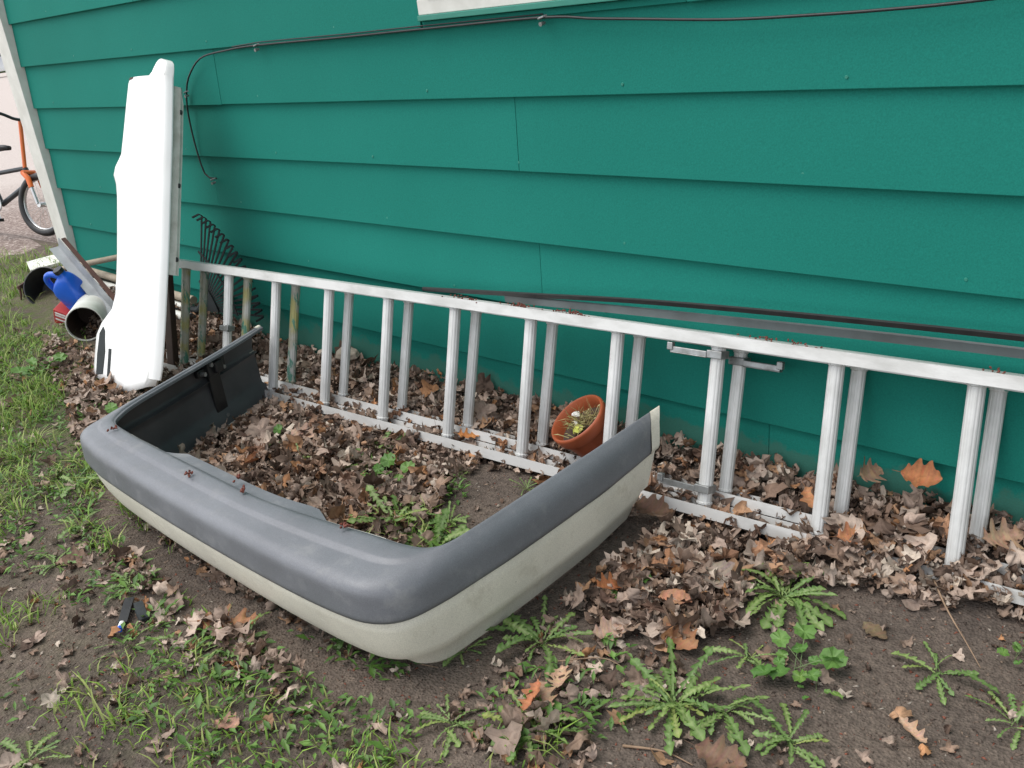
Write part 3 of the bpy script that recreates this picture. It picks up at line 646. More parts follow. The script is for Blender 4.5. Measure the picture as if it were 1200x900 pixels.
# red striped carton
ct = empty('carton', (-4.80, -.40, .085)); ct.rotation_euler = (R(20), R(25), R(35)); tag(ct, 'small red carton with white stripes under the blue jug', 'carton')
MB().box((-.038, -.035, -.045), (.038, .035, .05)).build('box', MT['red'], ct, bevel=0.003)
for z in (-.01, .015, .03):
    MB().box((-.028, -.0375, z), (.028, -.0352, z + .009)).build('stripe', MT['paper'], ct)
    MB().box((.0382, -.025, z), (.0402, .025, z + .009)).build('stripe', MT['paper'], ct)
# white pipe end
pp = empty('drain_pipe', (-4.42, -.46, .115)); tag(pp, 'short white plastic pipe, open end facing out, leaves inside', 'pipe')
pv = Vector((.80, -.52, .02)).normalized(); p1 = pv.cross(Vector((0, 0, 1))).normalized(); p2 = p1.cross(pv)
def pr_(h, r): return ring(pv * h, pv, p1, p2, r, 36)
MB().loft([pr_(-.30, .083), pr_(-.005, .083), pr_(0, .0815), pr_(0, .0775), pr_(-.006, .0765), pr_(-.30, .0765)], True, False).build('tube', MT['pvc'], pp, auto=40)
MB().loft([pr_(-.012, .0755), pr_(-.25, .0755), pr_(-.25, .001)], True, False).build('shade_liner', MT['darkwood'], pp)  # dark brown liner: the shade inside the pipe put into its colour
# bow rake head
br = empty('garden_rake', (-5.45, -.27, .10)); br.rotation_euler = (R(8), 0, R(-44)); tag(br, 'rusty garden rake head lying teeth down in the grass', 'rake')
MB().box((-.19, -.008, .055), (.19, .008, .075)).build('head_bar', MT['rust'], br, bevel=.003)
for k in range(12):
    x = -.18 + k * .0327; MB().tube([(x, 0, .056), (x, -.012, .02), (x, -.030, -.02)], [.006, .005, .002], 6).build('tooth', MT['rust'], br)
MB().tube([(0, .008, .066), (.10, .25, .085), (.32, .75, .09)], [.012, .015, .015], 10).build('handle', MT['wood'], br, smooth=True)
# black tub behind the jug
tb = empty('black_tub', (-5.28, -.24, .10)); tb.rotation_euler = (R(62), R(20), R(35)); tag(tb, 'black plastic plant tub lying on its side behind the jug', 'plant pot')
tbo = [(0, .001), (0, .075), (.005, .08), (.13, .098), (.133, .104), (.145, .105), (.147, .100), (.143, .096), (.01, .074), (.009, .001)]
MB().loft([ring(Vector((0, 0, h)), None, Vector((1, 0, 0)), Vector((0, 1, 0)), r, 28) for h, r in tbo], True, False).build('shell', MT['black'], tb, auto=40)
# white board on the grass
wb = MB(); wb.box((-.12, -.09, 0), (.12, .09, .02)); wbo = wb.build('white_board', MT['white_trim'], bevel=.003); wbo.location = (-5.86, -.03, .135); wbo.rotation_euler = (R(6), R(-3), R(74)); tag(wbo, 'narrow white board lying flat on the grass near the corner', 'board')
# poles by the wall behind the fender
for (p0, p1_, r, mt_, lb, nm, ct_) in (((-5.25, -.06, .165), (-4.12, -.06, .145), .019, 'wood', 'tan wooden pole lying along the wall behind the white panel', 'pole', 'pole'),
                                  ((-5.2, -.075, .118), (-4.15, -.07, .104), .016, 'pvc', 'thin white pipe lying just below the tan pole by wall', 'pipe', 'pipe')):
    o = MB().tube([p0, p1_], r, 14).build(nm, MT[mt_], auto=40); tag(o, lb, ct_)
sp_ = empty('pipe_fitting', (-4.13, -.12, .075)); tag(sp_, 'short white pipe stub with grey coupling behind first ladder rungs', 'pipe')
MB().tube([(-.16, -.02, .02), (.02, 0, .005)], .021, 16).build('tube', MT['pvc'], sp_, auto=40); MB().tube([(.012, 0, .006), (.055, .006, .002)], .026, 16).build('coupling', MT['strip_grey'], sp_, auto=40)
# leaf rake
lr = empty('leaf_rake', (-4.10, -.045, .08)); tag(lr, 'old fan shaped leaf rake head standing against the green wall', 'rake')
lr.rotation_euler = (R(4), 0, 0)
ntin = 18; apex = Vector((0, 0, .02))
for k in range(ntin):
    th = R(60 - 56 * k / (ntin - 1)); L_ = .535 + .04 * math.sin(3.14 * k / (ntin - 1)); d = Vector((math.cos(th), 0, math.sin(th)))
    pts = [apex + d * .06, apex + d * .3 + Vector((0, .006, 0)), apex + d * L_ + Vector((0, .012, 0)), apex + d * (L_ + .012) + Vector((0, -.002, 0)), apex + d * (L_ + .012) + Vector((0, -.035, -.004))]
    MB().tube(pts, 1, sec=[(-.0045, -.0016), (.0045, -.0016), (.0045, .0016), (-.0045, .0016)]).build('tine', MT['slot'], lr)
for rr_ in (.17, .34):
    MB().tube([apex + Vector((math.cos(R(t)), 0, math.sin(R(t)))) * rr_ + Vector((0, -.004, 0)) for t in np.linspace(61, 3, 14)], 1, sec=[(-.006, -.002), (.006, -.002), (.006, .002), (-.006, .002)]).build('cross_band', MT['slot'], lr)
MB().tube([apex + Vector((.06, 0, .04)), apex + Vector((0, -.01, 0)), apex + Vector((-.5, -.06, -.01))], [.02, .016, .014], 10).build('socket', MT['slot'], lr)

# small black plastic scrap on the soil
bs = empty('plastic_scrap', (-2.17, -1.36, float(gh(-2.17, -1.36)))); tag(bs, 'torn black plastic scrap with a small blue and white tip on bare soil', 'plastic scrap')
MB().tube([(-.055, .03, .012), (-.01, .0, .014), (.03, -.03, .01)], 1, sec=[(-.004, -.010), (.004, -.012), (.006, .010), (-.003, .012)]).build('blade', MT['black'], bs)
MB().tube([(-.02, .035, .01), (.02, .022, .016), (.06, .012, .008)], 1, sec=[(-.003, -.012), (.004, -.012), (.005, .010), (-.003, .012)]).build('blade', MT['slot'], bs)
MB().tube([(.03, -.03, .012), (.048, -.043, .014)], .007, 8).build('tip', MT['paper'], bs); MB().tube([(.048, -.043, .014), (.056, -.049, .014)], .007, 8).build('tip', MT['blue'], bs)

# ------------------------------------------------------------------ bicycle beyond the corner
bike = empty('bicycle', (-7.09, .205, float(gh(-7.1, .28)) + .028)); bike.scale = (.83, .83, .83); bike.rotation_euler = (R(-11), 0, R(17)); tag(bike, 'small black bicycle with orange fork parked beyond the house corner', 'bicycle')
WB, WR = .84, .252
def wheel(x, rotz=0.0):
    wh = bpy.data.objects.new('wheel', None); COL.objects.link(wh); wh.parent = bike; wh.location = (x, 0, WR); wh.rotation_euler = (0, 0, rotz)
    def torus(rad, r, n=44, mm=10, sy=1.0):
        rg = []
        for k in range(n):
            th = 2 * math.pi * k / n; c = Vector((math.cos(th) * rad, 0, math.sin(th) * rad)); o_ = Vector((math.cos(th), 0, math.sin(th)))
            rg.append([c + o_ * r * math.cos(2 * math.pi * q / mm) + Vector((0, r * sy * math.sin(2 * math.pi * q / mm), 0)) for q in range(mm)])
        return MB().loft(rg + [rg[0]], True, False)
    torus(WR - .030, .030).build('tyre', MT['black'], wh, smooth=True); torus(WR - .052, .011, sy=1.1).build('rim', MT['chrome'], wh, smooth=True)
    sp = MB()
    for k in range(20):
        th = 2 * math.pi * k / 20; a_ = th + (0.5 if k % 2 else -.5); y = .025 if k % 4 < 2 else -.025
        sp.tube([(math.cos(a_) * .02, y, math.sin(a_) * .02), (math.cos(th) * (WR - .06), 0, math.sin(th) * (WR - .06))], .0012, 5)
    sp.build('spokes', MT['chrome'], wh); MB().tube([(0, -.045, 0), (0, .045, 0)], .02, 12).build('hub', MT['chrome'], wh)
wheel(-WB / 2); wheel(WB / 2, R(6))
BBp = (-.08, 0, .26); ST = (-.20, 0, .50); HT = (.26, 0, .54); HB = (.30, 0, .43); RA = (-WB / 2, 0, WR)
fm_ = MB(); fm_.tube([BBp, ST], .018, 10); fm_.tube([ST, HT], .018, 10); fm_.tube([BBp, HB], .022, 10); fm_.tube([HB, HT], .024, 10)
for s in (-1, 1):
    fm_.tube([(BBp[0], .03 * s, BBp[2]), (RA[0], .055 * s, RA[2])], .010, 8); fm_.tube([(ST[0], .02 * s, ST[2] - .04), (RA[0], .055 * s, RA[2])], .009, 8)
fm_.build('frame', MT['bike_black'], bike, auto=50)
fk = bpy.data.objects.new('fork', None); COL.objects.link(fk); fk.parent = bike; fk.location = (.28, 0, 0); fk.rotation_euler = (0, 0, R(6))
for s in (-1, 1): MB().tube([(.01, .05 * s, .50), (.06, .055 * s, .46), (.085, .056 * s, .39)], [.018, .022, .021], 10).build('fork_leg', MT['orange'], fk, auto=50); MB().tube([(.085, .056 * s, .39), (.13, .058 * s, .26)], .014, 10).build('fork_leg', MT['chrome'], fk, auto=50)
MB().tube([(.01, -.06, .505), (.01, .06, .505)], .02, 10).build('fork_crown', MT['orange'], fk); 
hb = MB().tube(catmull([(-.06, -.30, .97), (-.03, -.16, .96), (0, -.05, .92), (0, .05, .92), (-.03, .16, .96), (-.06, .30, .97)], 50), .0125, 10).build('handlebar', MT['bike_black'], fk, smooth=True)
MB().tube([(-.02, 0, .53), (0, 0, .92)], .016, 10).build('stem', MT['orange'], fk)
for s in (-1, 1): MB().tube([(-.065, .31 * s, .97), (-.036, .19 * s, .964)], .019, 12).build('grip', MT['black'], fk)
sdl = []
for x, wy, z, h in ((-.15, .022, .0, .02), (-.08, .030, .005, .03), (-.02, .05, .004, .035), (.05, .085, .01, .04), (.10, .085, .012, .04), (.125, .06, .008, .03)):
    sdl.append([(-x - .05, wy * math.cos(t), .71 + z + h * .6 * math.sin(t) - (.012 if math.sin(t) < 0 else 0)) for t in np.linspace(0, 2 * math.pi, 14, endpoint=False)])
MB().loft(sdl).build('saddle', MT['black'], bike, smooth=True)
MB().tube([ST, (-.15, 0, .705)], .013, 10).build('seat_post', MT['chrome'], bike)
MB().tube([(BBp[0], -.06, BBp[2]), (BBp[0], -.052, BBp[2])], .062, 24).build('chainring', MT['chrome'], bike)
MB().tube([(BBp[0], -.075, BBp[2]), (BBp[0] + .06, -.08, BBp[2] - .12)], .009, 8).build('crank', MT['chrome'], bike); MB().box((BBp[0] + .02, -.17, BBp[2] - .135), (BBp[0] + .11, -.085, BBp[2] - .11)).build('pedal', MT['black'], bike)
MB().box((-.40, -.066, .275), (-.07, -.058, .34)).build('chain_guard', MT['bike_black'], bike, bevel=.004)

# far across the yard: a parked car and a low hedge
car = empty('parked_car', (-58, 18.3, float(.14))); car.rotation_euler = (0, 0, R(70)); tag(car, 'distant pale car parked across the gravel yard', 'car')
cs = []
for x, zt, hw in ((-2.2, .75, .70), (-2.1, .92, .8), (-1.2, .98, .85), (-.7, 1.0, .86), (.9, 1.0, .86), (1.6, .95, .84), (2.1, .85, .78), (2.2, .6, .7)):
    cs.append([(x, -hw, .25), (x, hw, .25), (x, hw, zt - .15), (x, hw - .08, zt), (x, -hw + .08, zt), (x, -hw, zt - .15)])
MB().loft(cs).build('body', MT['chrome'], car, auto=40)
MB().loft([[(x, -hw, .98), (x, hw, .98), (x, hw * .82, zt), (x, -hw * .82, zt)] for x, hw, zt in ((-1.9, .78, 1.0), (-1.2, .80, 1.42), (.2, .80, 1.45), (1.0, .78, 1.0))]).build('cabin', MT['glass'], car, auto=40)
for x in (-1.35, 1.35):
    for y in (-.78, .78): MB().tube([(x, y - .1, .32), (x, y + .1, .32)], .32, 20).build('wheel', MT['black'], car, auto=40)

# ------------------------------------------------------------------ leaves
def leaf_proto(kind, seed):
    """returns V (n,3), F (m,3), shade (n,) ; unit leaf about 1 long, lying in XY"""
    r_ = np.random.default_rng(seed); n = 20; th = np.linspace(0, 2 * np.pi, n, endpoint=False)
    if kind == 'maple':
        rad = 0.34 + 0.13 * np.abs(np.cos(2.5 * th)) ** 1.2 + 0.05 * r_.normal(size=n); sx, sy = 1.0, .92
    elif kind == 'oval':
        rad = 0.42 + 0.04 * r_.normal(size=n); sx, sy = 1.15, .58
    else:
        rad = 0.34 + 0.16 * np.cos(4 * th + .4) * (np.abs(np.sin(th)) * .7 + .3) + 0.05 * r_.normal(size=n); sx, sy = 1.2, .8
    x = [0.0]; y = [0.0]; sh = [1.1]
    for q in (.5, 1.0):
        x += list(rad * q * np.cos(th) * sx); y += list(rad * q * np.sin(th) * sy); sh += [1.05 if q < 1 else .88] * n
    x = np.array(x); y = np.array(y)
    cx, cy = r_.uniform(-.8, 2.6), r_.uniform(-.9, 1.4)
    z = cx * y * y * 1.1 + cy * x * x * .7 + 0.10 * np.sin(9 * x + r_.uniform(0, 6)) * np.cos(8 * y + r_.uniform(0, 6)) + .055 * r_.normal(size=len(x))
    # crumple: bend about two or three random axes
    for _ in range(r_.integers(2, 4)):
        ph = r_.uniform(0, np.pi); c_, s_ = np.cos(ph), np.sin(ph); u, v_ = c_ * x + s_ * y, -s_ * x + c_ * y
        k = r_.uniform(.4, 3.2) * r_.choice([-1, 1, 1]); o_ = r_.uniform(-.15, .15); a_ = (u - o_) * k
        u2 = o_ + np.sin(a_) / k * (1 - 0 * z) - z * np.sin(a_); z = (1 - np.cos(a_)) / k + z * np.cos(a_); u = u2
        x, y = c_ * u - s_ * v_, s_ * u + c_ * v_
    V = np.stack([x, y, z], 1); F = [(0, 1 + i, 1 + (i + 1) % n) for i in range(n)]
    for i in range(n):
        a_, b_ = 1 + i, 1 + (i + 1) % n; c, d = a_ + n, b_ + n; F += [(a_, c, d), (a_, d, b_)]
    return V, np.array(F), np.array(sh)
PROT = [leaf_proto(k, 100 + i) for i, k in enumerate(['maple', 'shred', 'maple', 'oval', 'shred', 'maple', 'shred', 'oval', 'maple', 'shred', 'maple', 'maple'])]
PAL = np.array([(.165, .122, .100), (.225, .175, .150), (.30, .245, .215), (.125, .085, .066), (.075, .052, .042), (.245, .150, .094), (.19, .135, .105), (.36, .30, .265), (.25, .195, .17), (.285, .15, .078)])
PW = np.array([.15, .17, .15, .11, .11, .06, .11, .08, .10, .03]); PW /= PW.sum(); PAL = np.clip(PAL * 1.46 * np.array([1.0, .965, .90]), 0, .5)
def inpoly(x, y, P):
    P = np.asarray(P); c = np.zeros(len(x), bool); j = len(P) - 1
    for i in range(len(P)):
        cond = ((P[i, 1] > y) != (P[j, 1] > y)); xx = (P[j, 0] - P[i, 0]) * (y - P[i, 1]) / (P[j, 1] - P[i, 1] + 1e-12) + P[i, 0]
        c ^= cond & (x < xx); j = i
    return c
BARE_IN = [(-2.0, -.46), (-1.93, -.33), (-1.77, -.29), (-1.52, -.30), (-1.48, -.52), (-1.55, -.70), (-1.72, -.68), (-1.85, -.59)]
BUMP_IN = [(-3.0, -.45), (-2.82, -.95), (-2.68, -1.03), (-1.50, -1.02), (-1.42, -.9), (-1.42, -.3), (-3.0, -.3)]
RIGHT = [(-1.36, -.50), (-1.34, -.25), (-1.3, .0), (.3, .0), (.3, -.20), (-.42, -.21), (-.62, -.29), (-.82, -.33), (-.98, -.42), (-.93, -.60), (-1.02, -.72), (-1.22, -.74), (-1.32, -.72)]
LEFTB = [(-4.9, -.1), (-4.9, -.45), (-4.3, -.72), (-3.9, -.80), (-3.4, -.98), (-3.05, -.95), (-3.1, -.35), (-3.6, -.2)]
def density(x, y):
    d = np.zeros(len(x))
    strip = (y > -.43 + .05 * np.sin(x * 5)) & (x > -4.6) & (x < -1.25)
    d[strip] = 1.0
    d[inpoly(x, y, BUMP_IN)] = 1.0
    d[inpoly(x, y, RIGHT)] = 1.0
    lb = inpoly(x, y, LEFTB); d[lb] = np.maximum(d[lb], .62)
    wallbare = (y > -.13) & (x > -2.6) & (x < -2.25); d[wallbare] *= .5
    nr = (x > -2.0) & (x < -1.45) & (y > -1.02) & (y < -.64); d[nr] *= .40
    b = inpoly(x, y, BARE_IN); d[b] = .035
    # in front of the bumper and the foreground
    fr = (d == 0) & (y < -.85) & (x < -1.25) & (x > -2.9)
    near = np.exp(-((y + 1.20) / .11) ** 2) * np.clip((x + 2.75) / .3, 0, 1) * np.clip((-1.45 - x) / .2, 0, 1)
    d[fr] = .085 + .55 * near[fr]
    fg = (d == 0) & (x >= -1.25); d[fg] = .035
    mid = (x > -1.35) & (x < -.95) & (y < -.74) & (y > -1.15); d[mid] = np.maximum(d[mid], .30)
    far = (d == 0) & (x < -2.9); d[far] = .05
    cl = .55 + .75 * wob(x, y, 9, 0, 12) + .45; return d * np.clip(cl, .25, 1.25) / 1.0
def scatter(n, xr, yr):
    x = rng.uniform(*xr, n); y = rng.uniform(*yr, n); k = rng.uniform(0, 1, n) < density(x, y); return x[k], y[k]
def rotm(rx, ry, rz):
    cx, sx, cy, sy, cz, sz = np.cos(rx), np.sin(rx), np.cos(ry), np.sin(ry), np.cos(rz), np.sin(rz)
    return np.array([[cy * cz, sx * sy * cz - cx * sz, cx * sy * cz + sx * sz], [cy * sz, sx * sy * sz + cx * cz, cx * sy * sz - sx * cz], [-sy, sx * cy, cx * cy]])
def bumper_clash(x, y):     # keep leaves from standing through the bumper skin
    d2 = np.min((bp[:, 0][None] - x[:, None]) ** 2 + (bp[:, 1][None] - y[:, None]) ** 2, 1); return d2 < .045 ** 2
lx, ly = scatter(46000, (-4.9, .3), (-1.9, .0))
kk = ~bumper_clash(lx, ly); lx, ly = lx[kk], ly[kk]
VV, FF, CC = [], [], []; off = 0
cnt_lv = len(lx); base_z = gh(lx, ly); dens = density(lx, ly)
for i in range(cnt_lv):
    V, F_, sh = PROT[rng.integers(len(PROT))]
    s = np.clip(rng.lognormal(-3.40, .38), .018, .075); flat = rng.uniform() < .35
    if dens[i] < .3: s *= .8
    elif lx[i] > -1.35: s *= 1.06
    Rm = rotm(rng.normal(0, .2 if flat else .55), rng.normal(0, .2 if flat else .55), rng.uniform(0, 6.28))
    Vw = (V * s) @ Rm.T; lift = rng.uniform(.0, .030) if dens[i] > .4 else .001
    zmin = Vw[:, 2].min(); Vw[:, 2] += base_z[i] - zmin * .75 + lift
    Vw[:, 0] += lx[i]; Vw[:, 1] += ly[i]
    if ly[i] > -.05: Vw[:, 1] = np.minimum(Vw[:, 1], -.002)
    ty = ly[i] - float(railY(lx[i]))
    if -.12 < ty < .09 and not (-1.0 < lx[i] < -.52):
        drift = float(wob(lx[i], ly[i] * .4, 10, 6, 16)) > -.12 and -.02 < ty
        if ty < .02 and not drift and rng.uniform() < .5: continue
        top = (.012 if ty < .045 else .022) + (.03 if rng.uniform() < (.30 if .03 < ty < .08 else .10) else 0)
        if drift: top += .022 + rng.uniform(0, .02)
        if not (-3.0 < lx[i] < -2.72): Vw[:, 2] -= max(0, Vw[:, 2].max() - top)
    c = PAL[rng.choice(len(PAL), p=PW)] * rng.uniform(.75, 1.2)
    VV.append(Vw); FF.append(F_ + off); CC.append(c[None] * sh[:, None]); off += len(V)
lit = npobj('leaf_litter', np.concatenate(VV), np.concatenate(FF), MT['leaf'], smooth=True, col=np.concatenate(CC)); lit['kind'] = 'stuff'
tag(lit, 'brown curled leaf litter covering the soil by the wall', 'leaf litter')

# crumbs, bits of bark and blossom strewn on the soil
def crumbs(name, n, xr, yr, smin, smax, pal, wts, mat, label, cat, dens_fn=None):
    x = rng.uniform(*xr, n); y = rng.uniform(*yr, n)
    if dens_fn is not None:
        k = rng.uniform(0, 1, n) < dens_fn(x, y); x, y = x[k], y[k]
    z = gh(x, y); n = len(x)
    T = np.array([(1, 0, -.2), (-.5, .8, -.2), (-.5, -.8, -.2), (.1, .1, .7), (-.1, .2, -.7)]); TF = np.array([(0, 1, 3), (1, 2, 3), (2, 0, 3), (1, 0, 4), (2, 1, 4), (0, 2, 4)])
    s = rng.uniform(smin, smax, n)[:, None] * np.stack([rng.uniform(.6, 2.2, n), rng.uniform(.4, 1, n), rng.uniform(.3, .9, n)], 1)
    a_ = rng.uniform(0, 6.28, n); P = T[None] * s[:, None, :]
    Px = P[..., 0] * np.cos(a_)[:, None] - P[..., 1] * np.sin(a_)[:, None] + x[:, None]; Py = P[..., 0] * np.sin(a_)[:, None] + P[..., 1] * np.cos(a_)[:, None] + y[:, None]
    V = np.stack([Px, Py, P[..., 2] + z[:, None] + s[:, 2:3] * .25], 2).reshape(-1, 3); F_ = (TF[None] + (np.arange(n) * 5)[:, None, None]).reshape(-1, 3)
    c = np.repeat(np.asarray(pal)[rng.choice(len(pal), n, p=wts)] * rng.uniform(.7, 1.25, (n, 1)), 5, 0)
    o = npobj(name, V, F_, mat, col=c); o['kind'] = 'stuff'; tag(o, label, cat)
crumbs('soil_crumbs', 26000, (-3.4, .2), (-1.95, -.1), .0015, .0055, [(.13, .095, .075), (.07, .05, .04), (.22, .16, .12), (.20, .07, .045), (.30, .26, .22)], [.4, .25, .17, .12, .06], MT['leaf'], 'loose crumbs of soil, bark and blossom on the ground', 'debris')
crumbs('red_blossom', 900, (-2.9, .0), (-1.9, -.3), .003, .007, [(.22, .06, .035), (.14, .045, .03)], [.6, .4], MT['leaf'], 'fallen red brown maple blossom in small drifts on soil', 'debris', lambda x, y: (wob(x, y, 11, 4, 16) > .28).astype(float))

# oak leaf mesh: lobed blade on a midrib
def oak_mesh(name, seed, lobes=4, curl=.8, width=.33, sharp=.75, col=(.36, .18, .10), sinus=.58, bend=.4):
    r_ = np.random.default_rng(seed); V = []; Cc = []; tw = r_.normal(0, .35); p1_ = r_.uniform(0, 6)
    O = [(0, .012), (.07, .022), (.13, .10), (.16, .17), (.19, .165), (.215, .055), (.29, .04), (.35, .13), (.40, .25), (.44, .30), (.475, .27), (.47, .12), (.50, .055), (.57, .05), (.64, .14), (.70, .235), (.745, .23), (.745, .11), (.77, .05), (.83, .045), (.88, .10), (.915, .11), (.93, .05), (1.0, .004)]
    n = len(O); js = r_.uniform(.8, 1.2, (2, n)); sk = 1 - sinus
    js = .5 * js + .25 * np.roll(js, 1, 1) + .25 * np.roll(js, -1, 1)
    for i, (ox, oy) in enumerate(O):
        m_ = i / (n - 1); envy = .25 * math.sin(math.pi * min(1, m_ * .97 + .015)) ** .7
        for s in (-2, -1, 0, 1, 2):
            q = abs(s) / 2; yy = (sk * envy + (1 - sk) * oy) * js[0 if s > 0 else 1][i] * width / .36
            xx = (sk * m_ + (1 - sk) * ox) * q + m_ * (1 - q); y = yy * q * (1 if s > 0 else -1); x = xx - .5
            z = min(.2, curl * y * y * 1.8) + bend * x * x + tw * y * x + .016 * math.sin(10 * m_ + 2 * s + p1_) + .010 * r_.normal()
            V.append((x, y, z)); k = 1.15 if s == 0 else (.98 if abs(s) == 1 else .86); Cc.append(tuple(c * k * (1 + .06 * r_.normal()) for c in col))
    Fq = [(i * 5 + k, (i + 1) * 5 + k, (i + 1) * 5 + k + 1, i * 5 + k + 1) for i in range(n - 1) for k in range(4)]
    b0 = len(V)    # stalk
    V += [(-.5, -.008, .0 + bend * .25), (-.5, .008, bend * .25), (-.72, .005, bend * .3 + .01), (-.72, -.005, bend * .3 + .01)]; Cc += [tuple(c * .6 for c in col)] * 4
    Fq.append((b0, b0 + 1, b0 + 2, b0 + 3))
    me = bpy.data.meshes.new(name); me.from_pydata(V, [], Fq); me.materials.append(MT['oak']); setcol(me, Cc)
    me.polygons.foreach_set('use_smooth', [True] * len(me.polygons)); me.update(); return me
def lay(me, name, x, y, size, rz, tilt=(0, 0), lift=.012, label=None, cat='leaf', group=None):
    o = bpy.data.objects.new(name, me); COL.objects.link(o); o.scale = (size,) * 3
    o.rotation_euler = (tilt[0], tilt[1], rz); o.location = (x, y, float(gh(x, y)) + lift)
    return tag(o, label, cat, group)
TAN, ORG, PINK, DRK, GRYB = (.37, .235, .155), (.31, .15, .078), (.36, .24, .18), (.17, .10, .066), (.26, .205, .165)
uniq = [
    (1, (-1.90, -1.235), .20, .75, (.10, .05), .022, ORG, dict(width=.42, sinus=.97, curl=.3, bend=.15), 'orange brown deeply lobed oak leaf on soil before the bumper'),
    (2, (-.58, -.10), .15, 1.1, (.7, .2), .05, TAN, dict(lobes=3, width=.52, sinus=.75, curl=.6), 'large tan oak leaf propped upright right of the last ladder rung'),
    (3, (-1.12, -.985), .11, -.5, (.3, .2), .02, TAN, dict(lobes=3, width=.42, sinus=.8, curl=.5), 'pale tan lobed leaf between dandelions in the foreground'),
    (4, (-1.13, -.93), .10, -1.0, (.2, -.1), .02, (.46, .30, .20), dict(lobes=3, width=.5, sinus=.6, curl=1.0), 'pinkish tan leaf just behind the pale lobed leaf, by dandelions'),
    (5, (-1.14, -.755), .105, 1.0, (.25, .1), .02, PINK, dict(lobes=2, width=.62, sinus=.4, curl=.5), 'broad pink tan leaf lying right of the bumper corner dandelion'),
    (6, (-1.00, -.69), .12, -.2, (.4, .2), .025, ORG, dict(lobes=3, width=.55, sinus=.5, curl=.7), 'folded russet leaf at the front edge of the litter'),
    (7, (-1.08, -.60), .10, .5, (.1, .1), .03, (.40, .20, .12), dict(lobes=2, width=.5, sinus=.15, curl=5.0), 'rolled up orange brown leaf like a tube near litter edge'),
    (8, (-.705, -.43), .085, -.35, (.03, .05), .008, (.15, .105, .062), dict(lobes=5, width=.46, sinus=.22, curl=.1, bend=.05), 'flat olive brown oval leaf alone on bare soil'),
    (9, (-2.10, -.25), .10, .9, (.2, .3), .045, (.42, .17, .055), dict(lobes=3, width=.6, sinus=.85, sharp=.5, curl=.4), 'bright orange star shaped leaf between the ladder rails'),
    (10, (-.90, -.05), .135, 1.5, (1.0, .3), .09, TAN, dict(lobes=2, width=.5, sinus=.6, curl=1.0), 'tan leaf standing on edge against the wall base'),
    (11, (-.78, -.035), .12, .3, (.75, .1), .10, (.38, .15, .065), dict(lobes=2, width=.62, sinus=.35, curl=.8), 'reddish orange leaf leaning on the wall near the right rungs'),
    (12, (-.53, -.66), .10, -.5, (.1, 0), .015, (.42, .28, .19), dict(lobes=2, width=.3, sinus=.6, curl=2.5), 'thin curled pale leaf with long stalk on bare soil at right'),
    (13, (-1.60, -1.42), .075, .5, (.05, .05), .012, (.34, .20, .14), dict(lobes=2, width=.6, sinus=.4), 'small flat pink brown leaf in the grass at bottom'),
    (14, (-1.36, -.30), .13, .2, (.3, .1), .03, DRK, dict(lobes=2, width=.6, sinus=.35), 'wide dark brown leaf beside the bumper tip'),
    (15, (-1.05, -.47), .12, -.7, (.2, .2), .03, GRYB, dict(lobes=3, width=.66, sinus=.3), 'broad grey brown veined leaf in the litter right of bumper'),
    (16, (-.76, -.92), .13, .2, (.3, .1), .02, DRK, dict(lobes=2, width=.5, sinus=.5), 'crumpled dark brown leaf at the bottom edge right of centre'),
    (17, (-1.24, -.63), .10, 1.3, (.3, .3), .03, (.32, .12, .05), dict(lobes=3, width=.6, sinus=.6), 'rust orange leaf below the bumper side in litter'),
    (18, (-1.00, -.12), .12, -.6, (.4, .3), .05, (.40, .19, .09), dict(lobes=2, width=.5, sinus=.4, curl=1.0), 'orange leaf beside the foot of the ninth rung pair'),
    (19, (-.86, -.21), .11, .9, (.5, .1), .04, (.38, .17, .085), dict(lobes=2, width=.5, sinus=.5, curl=.9), 'orange brown leaf at the foot of the tenth rung'),
    (20, (-1.62, -.80), .11, .4, (.25, .2), .03, (.33, .19, .13), dict(lobes=2, width=.6, sinus=.3, curl=.6), 'reddish brown leaf inside the bumper corner by the grass'),
    (21, (-1.13, -1.01), .10, -1.3, (.5, .3), .03, (.38, .15, .075), dict(lobes=2, width=.45, sinus=.5, curl=1.2), 'curled orange leaf half under the pale tan lobed leaf'),
    (22, (-2.62, -.52), .13, .3, (.3, .2), .03, (.40, .27, .20), dict(lobes=3, width=.6, sinus=.5), 'large pale brown leaf below the bracket inside the bumper'),
    (23, (-2.60, -.72), .12, 1.8, (.2, .2), .03, (.34, .15, .075), dict(lobes=2, width=.35, sinus=.2, curl=3), 'curled reddish leaf just behind the bumper top inside'),
    (24, (-1.46, -1.045), .07, .3, (.2, .1), .012, (.36, .30, .26), dict(lobes=3, width=.6, sinus=.7), 'pale grey lobed leaf on soil in front of bumper corner'),
]
for sd_, (x, y), size, rz, tl, lf, col_, kw, lb in uniq:
    lay(oak_mesh('oak_leaf', sd_, col=col_, **kw), 'oak_leaf', x, y, size * .74, rz, (tl[0] * .8, tl[1] * .8), lf, lb, 'leaf')
